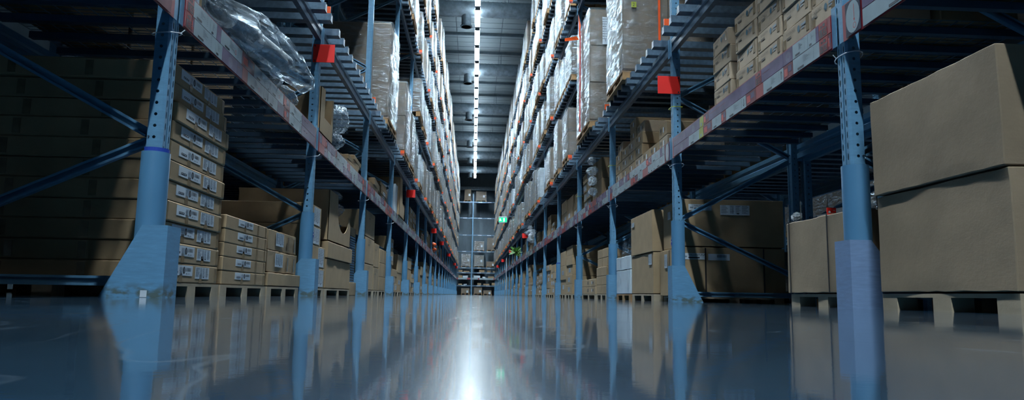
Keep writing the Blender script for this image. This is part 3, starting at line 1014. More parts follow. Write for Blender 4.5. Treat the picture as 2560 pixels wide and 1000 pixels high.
# second bay
floor_pallet('L', LX, LX - 1.2, 7.72, 8.66, 'fibre pallet behind the second left upright')
cc = [(7.72, 8.66, .086, .31, 'carton with a tall text label at the bottom behind the second left upright'), (7.74, 8.64, .311, .56, 'carton with a tall text label second up behind the second left upright'),
      (7.72, 8.35, .561, .77, 'marked carton third up behind the second left upright'), (7.72, 8.33, .771, 1.0, 'marked carton on top of the pile behind the second left upright')]
for i, (y0, y1, z0, z1, lb) in enumerate(cc):
    c = Carton('L', LX, LX - 1.1, y0, y1, z0, z1, lb, group='cartons behind the second left upright')
    c.aisle('shipping_label', shipping_label(0.3, (z1 - z0) * .85, 'text', 40 + i), y1 - y0 - 0.22, (z1 - z0) * .5)
floor_pallet('L', LX, LX - 1.2, 8.72, 10.44, 'wide fibre pallet under the big open display carton')
c = Carton('L', LX, LX - 1.15, 8.75, 10.42, .092, .448, 'big plain carton at the bottom of the pile with the open display carton', 'card', crumple=0.004, seed=3, group='big cartons in the second left bay')
c = Carton('L', LX + .015, LX - 1.17, 8.74, 10.45, .458, .655, 'shallow lid carton between the big plain carton and the open display carton', 'card', crumple=0.004, seed=4, group='big cartons in the second left bay')
def open_carton(name, label, x0, x1, y0, y1, z0, prof, hback, mat='card'):
    """open carton of five panels; prof is the outline (y, z) of its cut aisle panel"""
    s = -1
    t = thing(name, label, 'box', ((x0 + x1) / 2, (y0 + y1) / 2, z0))
    cx, cy = (x0 + x1) / 2, (y0 + y1) / 2
    th = 0.008
    b = MB(); b.prism([(y - cy, z) for y, z in prof], 'X', x0 - cx - th, x0 - cx, mat); put('front_panel', b.mesh('front_panel'), t)
    b = MB(); b.box(x1 - cx, x1 - cx + th, y0 - cy, y1 - cy, 0, hback, mat); put('back_panel', b.mesh('back_panel'), t)
    hn = max(z for y, z in prof if y < y0 + .05)
    hf = max(z for y, z in prof if y > y1 - .05)
    b = MB(); b.box(x1 - cx, x0 - cx, y0 - cy, y0 - cy + th, 0, hn, mat); put('side_panel', b.mesh('side_panel'), t)
    b = MB(); b.box(x1 - cx, x0 - cx, y1 - cy - th, y1 - cy, 0, hf, mat); put('side_panel', b.mesh('side_panel'), t)
    b = MB(); b.box(x1 - cx, x0 - cx, y0 - cy, y1 - cy, 0, th, mat); put('base_panel', b.mesh('base_panel'), t)
    return t
arc = [(9.72 - 0.40 * math.cos(a) + .02, 0.42 - 0.26 * math.sin(a)) for a in [R_(x) for x in range(0, 181, 12)]]
open_carton('display_carton', 'tall open display carton with a scooped front full of plastic bags', LX, LX - 1.1, 8.76, 10.3, .672,
            [(8.76, 0), (8.76, .62), (9.3, .62)] + arc + [(10.3, .30), (10.3, 0)], .60)

def lump(seed, mat='bag', sub=3, amp=0.22):
    bm = bmesh.new()
    bmesh.ops.create_icosphere(bm, subdivisions=sub + 1, radius=1)
    o = Vector((seed * 5.3, seed * 2.1, seed))
    for v in bm.verts:
        n = v.co.normalized()
        r = 1.1 + amp * noise.noise(n * 1.7 + o) - amp * 1.5 * abs(noise.noise(n * 2.6 + o)) - amp * .9 * abs(noise.noise(n * 6 + o))
        v.co = n * r * 0.5
    me = bpy.data.meshes.new('plastic_bag'); bm.to_mesh(me); bm.free()
    me.materials.append(M[mat])
    me.polygons.foreach_set('use_smooth', [True] * len(me.polygons))
    return me
lumps = [lump(i) for i in range(4)]
lumps_w = [lump(20 + i, 'film_w') for i in range(3)]
def bag(x, y, z, sx, sy, sz, label, i=0, rot=(0, 0, 0), group='loose plastic bags', me=None):
    return put('plastic_bag', me or lumps[i % 4], None, (x, y, z), rot, (sx, sy, sz), label=label, cat='bag', group=group)
bag(LX - .13, 9.62, .92, .2, .46, .24, 'lowest clear plastic bag showing in the display carton', 0, me=lumps_w[0])
bag(LX - .12, 9.80, 1.165, .2, .44, .18, 'upper clear plastic bag showing in the display carton', 1, me=lumps_w[1])
bag(LX - .14, 9.66, 1.335, .22, .42, .14, 'clear plastic bag heaped on top in the display carton', 2, me=lumps_w[2])
# stack of thin navy trays
c = Carton('L', LX, LX - .9, 10.46, 11.0, .0, .19, 'low plain carton under the stack of dark trays', group='second left bay floor')
for i in range(19):
    z = .192 + i * .036
    b = MB()
    put('dark_tray', box_mesh(.8, .48, .026, 'navy', .004), None, (LX - .43, 10.73 + random.uniform(-.008, .008), z), label=f'thin dark navy tray, {ORD[i]} from the bottom of the tray stack', cat='tray', group='stack of dark trays')
Carton('L', LX - .03, LX - .85, 10.5, 10.96, .877, 1.0, 'small carton lying on top of the stack of dark trays')
# third bay
cc = [(11.72, 12.78, .975, 1.4, 'big carton on top of the stack in the third left bay'), (11.75, 12.8, .53, .960, 'middle carton of the stack in the third left bay'), (11.75, 12.8, .092, .515, 'bottom carton of the stack in the third left bay'),
      (12.86, 13.5, .51, .93, 'upper carton of the two beside the tall stack, third left bay'), (12.86, 13.55, .092, .495, 'lower carton of the two beside the tall stack, third left bay')]
for i, (y0, y1, z0, z1, lb) in enumerate(cc):
    c = Carton('L', LX, LX - 1.1, y0, y1, z0, z1, lb, 'card' if i % 2 else 'card_b', crumple=0.003, seed=50 + i, group='big cartons in the third left bay')
    pm = print_mesh(('marks', i % 2), lambda b: [b.add_mesh(text_mesh('C OVN  2', .09), 'ink_brown', (-.22, 0, 0.001)), b.rect(-.2, -.1, -.05, -.02, 0.001, 'ink_brown')])
    c.aisle('printing', pm, (y1 - y0) * .5, (z1 - z0) * .8, 0.006)
for i in range(3):
    for j in range(3):
        Carton('L', LX, LX - 1.1, 13.62 + .33 * j, 13.94 + .33 * j, .086 + .265 * i, .349 + .265 * i, f'carton in the three by three block, {["bottom", "middle", "top"][i]} row, {["near", "centre", "far"][j]} column', group='block of nine cartons')
floor_pallet('L', LX, LX - 1.2, 11.7, 12.8, 'fibre pallet under the tall stack in the third left bay')
floor_pallet('L', LX, LX - 1.2, 12.84, 13.58, 'fibre pallet under the two cartons, third left bay')
floor_pallet('L', LX, LX - 1.2, 13.6, 14.62, 'fibre pallet under the block of nine cartons')

# ------------------------------------------------------------------ goods on the floor, right rack
floor_pallet('R', 2.19, 3.4, 2.77, 3.74, 'fibre pallet under the two huge cartons on the right')
Carton('R', 2.185, 3.4, 2.768, 3.74, .092, .602, 'huge ridged carton at the bottom right, lower of two', 'card_ridge', crumple=0.006, seed=71, group='two huge cartons on the right', bev=.004)
Carton('R', 2.172, 3.38, 2.777, 3.74, .611, 1.132, 'huge ridged carton at the far right, upper of two', 'card_ridge', crumple=0.005, seed=72, group='two huge cartons on the right', bev=.004)
floor_pallet('R', 2.26, 3.4, 4.08, 5.0, 'fibre pallet under the strapped carton on the right')
c = Carton('R', 2.25, 3.4, 4.08, 5.02, .092, .586, 'carton with two black straps beside the first right upright', 'card_ridge', crumple=0.006, seed=73, bev=.004)
for u in (0.05, 0.60):
    c.aisle('strap', plate(0.014, 0.50, 'strap'), u, .251, 0.006, label='thin black strap')
b = MB(); b.box(-.5, .5, -.007, .007, -.001, .001, 'strap')
for y in (.42, -.13):
    put('strap', b.mesh('strap'), c.o, (-.075, y, .506), label='thin black strap')
bag(2.30, 4.96, .635, .05, .14, .06, 'crumpled clear wrapping on the end of the strapped carton', 1, (0, R_(20), 0), me=lumps_w[0])
b = MB(); b.box(-.12, .12, -.15, .15, 0, .05, 'white'); b.box(-.12, .12, -.15, .02, .05, .075, 'white')
put('white_packet', b.mesh('white_packet'), None, (2.60, 4.84, .601), (0, 0, .2), label='white packet lying on the strapped carton', cat='packet')
b = MB(); b.box(-.03, .03, -.004, .004, 0, .045, 'red'); b.poly([(-.022, -.006, .008), (-.008, -.006, .008), (-.008, -.006, .02), (-.015, -.006, .025), (-.022, -.006, .02)], 'white'); b.poly([(.008, -.006, .025), (.022, -.006, .025), (.022, -.006, .03), (.008, -.006, .03)], 'white')
put('red_card', b.mesh('red_card'), None, (2.33, 4.52, .601), label='small red card with white marks standing on the strapped carton', cat='card')

# sofa cartons behind the second right upright
floor_pallet('R', 2.29, 3.4, 7.7, 8.55, 'fibre pallet under the two strapped sofa cartons', h=.06)
for i, (z0, z1, y1) in enumerate(((.066, .598, 8.58), (.610, 1.13, 8.52))):
    c = Carton('R', 2.26 if i == 0 else 2.29, 3.42, 7.7, y1, z0, z1, f'{["lower", "upper"][i]} sofa carton with white name label behind the second right upright', 'card', crumple=0.0025, seed=80 + i, group='two sofa cartons', bev=.005)
    h = z1 - z0
    nl = print_mesh(('val', 0), lambda b: [b.box(-.13, .13, -.034, .034, -.001, .0006, 'white'), b.add_mesh(text_mesh('VALLENTUNA', .03), 'ink', (-.065, .006, .0012)),
                                            b.rect(-.065, .06, -.022, -.007, .0012, 'ink'), b.rect(-.115, -.08, -.012, .004, .0012, 'ink_soft')])
    c.cam('name_label', nl, .145 if i == 0 else .19, h - (.1 if i == 0 else .09), 0.007, label='white label reading VALLENTUNA')
    if i:
        c.cam('shipping_label', shipping_label(.33, .11, 'text', 31), .58, h - .115, 0.008, label='large white printed label')
    else:
        bl = print_mesh(('barlab', 0), lambda b: [b.box(-.12, .12, -.035, .035, -.001, .0006, 'white')] + [b.rect(-.02 + .009 * j, -.016 + .009 * j, -.005, .025, .0012, 'ink') for j in range(12)])
        c.cam('shipping_label', bl, .42, h - .105, 0.007, label='white barcode label')
        for u in (.27, .92):
            c.cam('strap', plate(0.016, h - .01, 'strap'), u, h / 2, 0.009, label='black strap')
    c.aisle('strap', plate(0.014, h - .02, 'strap'), .5 if i else .42, h / 2, 0.006, label='thin black strap')
    c.aisle('shipping_label', shipping_label(.12, .16 if i == 0 else .09, 'text', 33 + i), .28, h - .13, 0.007)
floor_pallet('R', RX, RX + 1.2, 8.66, 9.86, 'fibre pallet under the two tall plain cartons on the right')
for i, (z0, z1) in enumerate(((.092, .597), (.608, 1.125))):
    c = Carton('R', RX + (.0 if i == 0 else -.01), RX + 1.15, 8.68, 9.86, z0, z1, f'{["lower", "upper"][i]} tall plain carton between sofa cartons and white foam boxes', 'card', crumple=0.003, seed=90 + i, group='two tall plain cartons', bev=.005)
    c.aisle('shipping_label', shipping_label(.16, .13 if i == 0 else .06, 'text', 37 + i), .14 if i else 1.05, .42, 0.007)
floor_pallet('R', RX, RX + 1.2, 9.95, 10.95, 'wooden pallet under the white foam boxes', 'wood')
for i, (z0, z1) in enumerate(((.092, .428), (.438, .626))):
    c = Carton('R', RX, RX + 1.0, 9.96, 10.94, z0, z1, f'{["tall white foam box at the bottom", "shallow white foam box on top"][i]}, right rack', 'foamwhite', crumple=0.006, seed=95 + i, group='white foam boxes')
    c.aisle('tape', plate(0.04, .1, 'white'), .3, (z1 - z0) * .6, 0.007); c.aisle('tape', plate(0.04, .1, 'white'), .8, (z1 - z0) * .4, 0.007)
for i in range(9):
    b = MB(); b.tube((0, 0, 0), (random.uniform(-.02, .02), random.uniform(-.03, .03), .27 + random.uniform(-.03, .03)), .045, 'film', 9, r1=.03)
    put('plastic_tube', b.mesh('plastic_tube', True), None, (RX + .1 + (i % 2) * .13, 10.03 + i * .1, .636), label=f'clear plastic tube standing on the white foam boxes, {ORD[i]} from the near end', cat='tube', group='clear tubes on the foam boxes')
Carton('R', RX + .42, RX + .9, 9.97, 10.15, .636, 1.0, 'narrow carton standing on the white foam boxes behind the tubes')
# third right bay
for i in range(5):
    for j in range(2):
        Carton('R', RX + (.02 if i > 2 else 0), RX + .62, 11.8 + .48 * j, 12.26 + .48 * j, .086 + i * .155, .239 + i * .155, f'small carton beside the third right upright, {ORD[i]} row up, {["near", "far"][j]} column', group='small cartons beside the third right upright')
for i in range(2):
    c = Carton('R', RX, RX + 1.1, 12.85, 14.45, .086 + i * .14, .224 + i * .14, f'wide flat carton with round mark, {["lower", "upper"][i]} of two, third right bay', 'card_b', group='wide flat cartons')
    dm = print_mesh(('dot', 0), lambda b: [b.disc(0, 0, .035, .035, .001, 'white'), b.rect(.07, .2, -.02, .02, .001, 'ink_brown'), b.rect(-.5, -.38, -.03, .03, .001, 'ink_brown')])
    c.aisle('printing', dm, 1.2, .07)
floor_pallet('R', RX, RX + 1.1, 11.76, 12.78, 'fibre pallet under the small cartons, third right bay')
floor_pallet('R', RX, RX + 1.15, 12.84, 14.46, 'wide fibre pallet under the flat cartons, third right bay')
for i in range(4):
    Carton('R', RX + .78, RX + 1.25, 11.75, 12.8, .086 + .28 * i, .364 + .28 * i, f'dark carton at the back of the third right bay, {ORD[i]} up', group='dark cartons at the back')
for i in range(5):
    Carton('R', RX + .1, RX + .6, 14.9, 15.35, .086 + i * .19, .274 + i * .19, f'carton beside the fourth right upright, {ORD[i]} up', group='cartons beside the fourth right upright')
floor_pallet('R', RX, RX + 1.1, 14.86, 15.95, 'fibre pallet beside the fourth right upright')

# ------------------------------------------------------------------ goods on the low shelf, right rack
DECK = LEVEL[1] + 0.221
def kol(b):
    b.add_mesh(text_mesh('KOLBJÖRN', .026), 'ink_brown', (-.15, .018, .001))
    b.rect(-.15, -.08, -.012, .002, .001, 'ink_brown')
    b.disc(.03, .01, .018, .024, .001, 'teal')
    b.add_mesh(text_mesh('ABCD', .02), 'ink_soft', (.06, .012, .001)) if False else b.rect(.065, .13, .012, .03, .001, 'ink_soft')
    b.rect(.065, .11, -.006, .004, .001, 'ink_soft')
kol_me = print_mesh(('kol', 0), kol)
cols = [(4.045, 4.36, 3), (4.37, 4.79, 5), (4.81, 5.24, 5), (5.26, 5.7, 4), (5.84, 6.28, 4)]
for ci, (y0, y1, n) in enumerate(cols):
    for i in range(n):
        tilt = R_(random.uniform(-1.2, 1.2)) if i < 3 else R_(3 if ci % 2 else -2)
        c = Carton('R', RX - .03 + random.uniform(-.006, .006), RX + .57, y0 + .005, y1 - .005, DECK + i * .158, DECK + .1565 + i * .158,
                   f'small printed carton with teal dot, {ORD[ci]} column from the first right upright, {ORD[i]} up', 'card_pale', group='printed cartons on the right shelf', rz=tilt)
        c.aisle('printing', kol_me, (y1 - y0) * .5, .095, label='brown lettering and a teal dot')
        c.aisle('tape', plate(.035, .07, 'tape'), .03, .06); c.aisle('tape', plate(.035, .10, 'tape'), (y1 - y0) * .86, .10)
for ci, (y0, n) in enumerate(((4.05, 4), (4.6, 4), (5.15, 3))):
    for i in range(n):
        Carton('R', RX + .63, RX + 1.13, y0, y0 + .5, DECK + i * .158, DECK + .1565 + i * .158, f'carton in the back row of the right shelf, {ORD[ci]} column, {ORD[i]} up', group='back row of the right shelf')
# second bay of the shelf
marks = print_mesh(('mk', 0), lambda b: [b.rect(-.14, -.06, .0, .04, .001, 'ink_brown'), b.rect(-.1, -.08, -.04, 0, .001, 'ink_brown'), b.rect(0, .05, -.03, .035, .001, 'white'), b.rect(.07, .1, -.02, .02, .001, 'ink_brown')])
cols = [(7.95, 8.35, 2), (8.4, 8.78, 1), (8.8, 9.18, 1), (9.2, 9.62, 4), (9.65, 10.07, 5), (10.09, 10.5, 3), (10.53, 10.97, 4)]
for ci, (y0, y1, n) in enumerate(cols):
    for i in range(n):
        c = Carton('R', RX + (0 if i < 3 else .03), RX + (.62 if n < 3 else 1.12), y0 + .004, y1 - .004, DECK + i * .158, DECK + .1565 + i * .158,
                   f'marked carton on the right shelf second bay, {ORD[ci]} column, {ORD[i]} up', 'card_pale' if (ci + i) % 3 == 0 else 'card_b', group='marked cartons on the second right shelf', rz=R_(random.uniform(-1.5, 1.5)))
        c.aisle('printing', marks, (y1 - y0) * .5, .08)

# ------------------------------------------------------------------ goods on the low shelf, left rack
def sweep_bag(pts, rad, seed, mat, nseg=60, nring=40, amp=.45):
    b = MB()
    pts = [Vector(p) for p in pts]
    o = Vector((seed * 3.3, seed, 0))
    rows = []
    for j in range(nseg + 1):
        t = j / nseg * (len(pts) - 1)
        i = min(int(t), len(pts) - 2)
        f = t - i
        p = pts[i].lerp(pts[i + 1], f)
        rx = rad[i][0] * (1 - f) + rad[i + 1][0] * f
        rz = rad[i][1] * (1 - f) + rad[i + 1][1] * f
        row = []
        for q in range(nring):
            a = 2 * math.pi * q / nring
            d = Vector((math.cos(a), 0, math.sin(a)))
            k = 1 + amp * noise.noise(Vector((d.x * 1.3, j * .1, d.z * 1.3)) + o) - amp * 1.0 * abs(noise.noise(Vector((d.x * 1.8, j * .09, d.z * 1.8)) + o)) - amp * .25 * abs(noise.noise(Vector((d.x * 5, j * .2, d.z * 5)) + o * 2))
            row.append(tuple(p + Vector((d.x * rx * k, 0, d.z * rz * k))))
        rows.append(row)
    for r in rows:
        b.v += r
    for j in range(nseg):
        for q in range(nring):
            q2 = (q + 1) % nring
            b.f.append((j * nring + q, j * nring + q2, (j + 1) * nring + q2, (j + 1) * nring + q)); b.m.append(b.mi(mat))
    b.f.append(tuple(range(nring))); b.m.append(0)
    b.f.append(tuple(nseg * nring + q for q in range(nring))); b.m.append(0)
    return b.mesh('plastic_cover', True)
t = thing('bagged_roll', 'long rolled goods in clear plastic spilling over the left shelf edge', 'bag', (-1.7, 5.3, DECK))
put('plastic_cover', sweep_bag([(-.14, -.75, .15), (-.06, -.2, .19), (.05, .25, .19), (.10, .6, .17), (.17, .95, .13), (.21, 1.08, .12)],
                               [(.07, .10), (.15, .16), (.17, .18), (.15, .16), (.07, .09), (.01, .03)], 3, 'bag'), t)
b = MB(); b.tube((-.06, -.4, .17), (.10, .5, .15), .07, 'ink_soft', 18); put('grey_roll', b.mesh('grey_roll', True), t)
b = MB(); b.tube((-.01, -.1, .164), (.01, .02, .161), .074, 'white', 18); put('paper_band', b.mesh('paper_band', True), t)
b = MB()
for i in range(16):
    for j in range(5):
        def pt(i, j):
            u, v = i / 16, j / 5
            return (.052 + .012 * math.sin(9 * u + 3 * v) + .03 * math.sin(math.pi * v), .0 + .62 * u, .03 - .2 * v * math.sin(math.pi * min(1, u * 1.05)) + .01 * math.sin(14 * u))
        b.poly([pt(i, j), pt(i + 1, j), pt(i + 1, j + 1), pt(i, j + 1)], 'bag')
put('film_flap', b.mesh('film_flap', True), t)
put('plastic_cover', sweep_bag([(-.12, -.5, .24), (-.08, -.1, .26), (-.05, .3, .24), (-.02, .55, .2), (.06, .68, .21)], [(.05, .05), (.13, .1), (.13, .12), (.07, .07), (.02, .03)], 8, 'bag', amp=.4), t)
t = thing('bagged_roll', 'grey bundle in clear plastic lying behind the long bagged roll', 'bag', (-2.20, 5.15, DECK + .02))
put('plastic_cover', sweep_bag([(0, -.6, .28), (.02, -.3, .30), (.03, .1, .26), (.05, .3, .2)], [(.1, .12), (.2, .17), (.2, .17), (.1, .1)], 5, 'film_w'), t)
b = MB(); b.tube((0, -.55, .26), (.03, .2, .24), .15, 'galv', 18); put('grey_roll', b.mesh('grey_roll', True), t)
for i in range(3):
    c = Carton('L', LX + .02, LX - .5, 4.05, 4.42, DECK + i * .13, DECK + .128 + i * .13, f'carton with white label by the first left upright, {ORD[i]} up on the shelf', group='labelled cartons on the left shelf')
    c.aisle('shipping_label', shipping_label(.3, .1, 'text', 61 + i), .17, .064)
bag(-1.76, 6.5, DECK + .07, .16, .55, .12, 'small flat clear plastic bag near the second left upright on the shelf', 3)
open_carton('open_carton', 'open cut carton at the start of the second left shelf', -1.70, -2.3, 7.42 + .22, 8.33, DECK + .002,
            [(7.64, 0), (7.64, .5), (7.86, .52), (7.86, .2), (8.24, .2), (8.24, .50), (8.33, .52), (8.33, 0)], .45)
bag(-1.95, 8.0, DECK + .20, .3, .36, .3, 'clear plastic bag in the open cut carton', 0)
bag(-1.74, 8.75, DECK + .40, .3, .5, .34, 'large crumpled clear plastic bag beside the open cut carton', 1)
bag(-1.74, 8.68, DECK + .11, .22, .4, .18, 'lower crumpled clear plastic bag beside the open cut carton', 2)
for i in range(3):
    Carton('L', LX + .05, LX - .6, 9.2 + .4 * i, 10.35 + .2 * i, DECK + .002 + .07 * i, DECK + .068 + .07 * i, f'flattened carton lying on the second left shelf, {ORD[i]} up', group='flattened cartons on the left shelf', rz=R_(2 * i - 2))
for i in range(2):
    Carton('L', LX + .03, LX - .7, 11.8 + .35 * i, 12.8 + .35 * i, DECK + .12 * i, DECK + .118 + .12 * i, f'flat carton on the third left shelf, {["lower", "upper"][i]} of two', group='flat cartons on the third left shelf', rz=R_(3 * i))
Carton('L', -1.72, -2.1, 15.3, 15.7, DECK, DECK + .62, 'white upright carton on the fourth left shelf', 'foamwhite')
open_carton('open_carton', 'tall open carton behind the white one on the fourth left shelf', -1.68, -2.3, 15.8, 16.9, DECK, [(15.8, 0), (15.8, .85), (16.3, .85), (16.5, .3), (16.9, .3), (16.9, 0)], .8)

# ------------------------------------------------------------------ generic stock further down the aisle
rnd = random.Random(5)
stuff = MB()
def stack_boxes(y0, y1, z0, h, rows, cols, jit):
    out = []
    for i in range(rows):
        for j in range(cols):
            a = y0 + (y1 - y0) * j / cols + .004
            c = y0 + (y1 - y0) * (j + 1) / cols - .004
            out.append((a, c, z0 + h * i / rows, z0 + h * (i + 1) / rows - .002, rnd.uniform(-jit, jit), i, j))
    return out
POS = ['near', 'middle', 'far']
def stock(side, k, where, slots, zbase, hmin, hmax):
    s = SIDE[side]
    xf = LX if side == 'L' else RX
    for p in slots:
        if rnd.random() < (.04 if where == 'floor' else .22):
            continue
        w = (BAY - .25) / 3
        y0 = py(k) + .12 + p * w
        y1 = y0 + w - rnd.choice((.03, .08, .2))
        h = rnd.uniform(hmin, hmax)
        rows, cols = rnd.choice(((2, 1), (3, 1), (3, 2), (4, 2), (2, 2), (5, 1)))
        z0 = zbase + (.086 if where == 'floor' else 0)
        dep = rnd.choice((.7, 1.0, 1.15))
        if where == 'floor':
            if k <= 6:
                floor_pallet(side, xf, xf + s * 1.2, y0, y0 + w - .04, f'fibre pallet on the floor, {SIDEN[side]} rack, {ORD[k]} bay, {POS[p]} place')
            else:
                for yy in (y0 + .07, (y0 + y1) / 2, y1 - .07):
                    stuff.box(xf, xf + s * .12, yy - .065, yy + .065, 0, .065, 'paperpal')
                stuff.box(xf, xf + s * 1.2, y0, y1, .065, .085, 'paperpal')
        for a, c, za, zb, j, i, q in stack_boxes(y0, y1, z0, h, rows, cols, .015):
            mat = rnd.choice(('card', 'card', 'card_b'))
            if k <= 4:
                cr = Carton(side, xf + s * .02 + j, xf + s * dep, a, c, za, zb, f'brown carton {("on the floor" if where == "floor" else "on the low shelf")}, {SIDEN[side]} {ORD[k]} bay, {POS[p]} stack, {ORD[i]} row up' + (f' {["near", "far"][q]} column' if cols > 1 else ''), mat, group=f'stock {"on the floor" if where == "floor" else "on the low shelf"} of the {SIDEN[side]} rack')
                if rnd.random() < .5:
                    cr.aisle('shipping_label', lab_text2 if zb - za > .12 else lab_bar, (c - a) * .5, (zb - za) * .5) if c - a > .36 else cr.aisle('shipping_label', plate(.12, .07, 'white'), (c - a) * .6, (zb - za) * .55)
            else:
                stuff.box(xf + s * .02 + j, xf + s * dep, a, c, za, zb, mat)
                if rnd.random() < .4:
                    xx = xf + s * .02 + j - s * .002
                    stuff.box(xx, xx - s * .001, a + (c - a) * .3, a + (c - a) * .7, za + (zb - za) * .35, za + (zb - za) * .7, 'white')
for sd in 'LR':
    for k in range(2, NB):
        sl = {('R', 2): [], ('L', 2): [], ('R', 3): [1, 2]}.get((sd, k), [0, 1, 2])
        stock(sd, k, 'floor', sl, 0, .45, 1.2)
        stock(sd, k, 'shelf', {('L', 2): [2], ('L', 3): [2]}.get((sd, k), [0, 1, 2]), DECK, .2, .75)
put('distant_cartons', stuff.mesh('distant_cartons'), label='brown cartons stacked in the far bays of both racks', cat='cartons', kind='stuff')
# clear bags heaped at the fourth right shelf
for i in range(4):
    bag(2.05, 12.25 + .05 * i, DECK + .1 + .19 * i, .15, .22, .13, f'white plastic bag heaped on the third right shelf, {ORD[i]} from the near end', i, (i, i * .7, 0), 'plastic bags on the right shelf', lumps_w[i % 3])
for i in range(5):
    bag(1.97, 24.4 + .3 * i, DECK + .14 + .17 * i, .2, .45, .15, f'white plastic bag in the far heap on the right shelf, {ORD[i]} from the near end', i, (i, i * .7, 0), 'far plastic bags on the right shelf', lumps_w[i % 3])
for i, (y, z) in enumerate(((29.9, DECK + .31), (30.1, DECK + .11))):
    b = MB(); put('orange_bag', lump(40 + i, 'orange', 2), None, (-1.72, y, z), (0, 0, 0), (.28, .5, .2), label=f'{["upper", "lower"][i]} bright orange bag hanging at the left shelf far down', cat='bag', group='orange bags')
# bunch of green leaves at the shelf edge far down on the right
t = thing('leaf_bunch', 'bunch of green plastic leaves hanging from the right shelf edge', 'plant', (1.76, 30.0, 1.65))
for i in range(70):
    a, e, l = rnd.uniform(0, 6.28), rnd.uniform(-1.1, 1.2), rnd.uniform(.12, .34)
    d = Vector((math.cos(a) * math.cos(e), math.sin(a) * math.cos(e), math.sin(e)))
    sd_ = d.orthogonal().normalized() * .05
    b = MB(); b.poly([(0, 0, 0), tuple(d * l * .5 + sd_), tuple(d * l), tuple(d * l * .5 - sd_)], 'leaf')
    put('leaf', b.mesh('leaf'), t, (0, 0, .2))
# white banner hung at the right rack
b = MB(); b.box(-.01, .01, -.25, .25, .35, 2.3, 'foamwhite'); b.box(-.015, .015, -.27, .27, 2.28, 2.32, 'galv')
put('hanging_banner', b.mesh('hanging_banner'), None, (1.97, 43.5, 0), label='tall white banner hanging at the right rack far down', cat='banner')

# ------------------------------------------------------------------ wrapped pallet loads on the upper levels
TOPZ = {lv: LEVEL[lv] + 0.237 for lv in LEVEL}
FACE = {'L': -1.55, 'R': 1.96}
# the near ones, as seen
t = wrapped_load('R', 1.95, 9.28, 10.42, TOPZ[2], 1.75, 'large film-wrapped load with yellow number tag, second level of the right rack', True, 1, (2, 1, 1), 1.3, seed=1)
b = MB(); b.box(-.035, .035, -.04, .04, -.001, .001, 'lime'); b.add_mesh(text_mesh('2', .07), 'ink', (-.02, -.025, .002))
b2 = MB(); b2.box(-.015, .015, -.003, .003, 0, 1.9, 'orange'); put('strap', b2.mesh('strap'), t, (-.14, -.605, .1), label='wide orange strap')
put('number_tag', b.mesh('number_tag'), t, (-.49, -.60, 1.06), ROT['C'], label='yellow tag with the number 2')
t = wrapped_load('R', 1.95, 12.05, 13.6, TOPZ[2], 2.02, 'tall film-wrapped load with an orange strap, second level of the right rack', True, 0, (2, 1, 3), 1.25, seed=2)
put('shipping_label', shipping_label(.09, .5, 'text', 77), t, (-.35, -.80, 1.75), ROT['C'], label='tall white label strip')
b = MB(); b.box(-.012, .012, -.004, .004, 0, 1.95, 'red_ink')
put('strap', b.mesh('strap'), t, (-.66, .1, .12), label='orange strap')
b = MB(); b.poly([(0, 0, 0), (.03, -.02, .28), (-.02, -.02, .5)], 'orange'); b.poly([(0, 0, 0), (-.28, -.05, -.06), (-.28, -.05, .0), (-.05, -.02, .06)], 'orange')
put('strap_tail', b.mesh('strap_tail'), t, (-.68, .1, 1.9), label='loose orange strap end')
wrapped_load('R', 1.98, 15.2, 16.1, TOPZ[2], 1.05, 'short film-wrapped load behind the orange-strapped one, right rack second level', True, 1, (1, 1, 2), 1.2, seed=3)
wrapped_load('L', -1.55, 12.3, 13.55, TOPZ[2], 1.72, 'tall brown film-wrapped load, third bay second level of the left rack', True, 0, (1, 1, 1), 1.3, core=cores[0], seed=4)
wrapped_load('L', -1.55, 15.15, 16.35, TOPZ[2], 1.5, 'brown film-wrapped load just past the tall one, left rack second level', True, 1, (1, 1, 2), 1.3, core=cores[0], seed=5)
wrapped_load('L', -1.55, 16.6, 17.7, TOPZ[2], 1.2, 'shorter film-wrapped load, fourth bay second level of the left rack', True, 2, (1, 1, 2), 1.2, seed=6)
wrapped_load('R', 1.98, 16.9, 17.9, TOPZ[2], 1.2, 'narrow film-wrapped load, fourth bay second level of the right rack', True, 2, (1, 2, 1), 1.2, seed=7)
far = MB()
def gap(side, k, lv):
    up = [l for l in LEVEL if l > lv and has_level(side, k, l)]
    return (LEVEL[up[0]] - TOPZ[lv] - .12) if up else 1.75
rnd2 = random.Random(21)
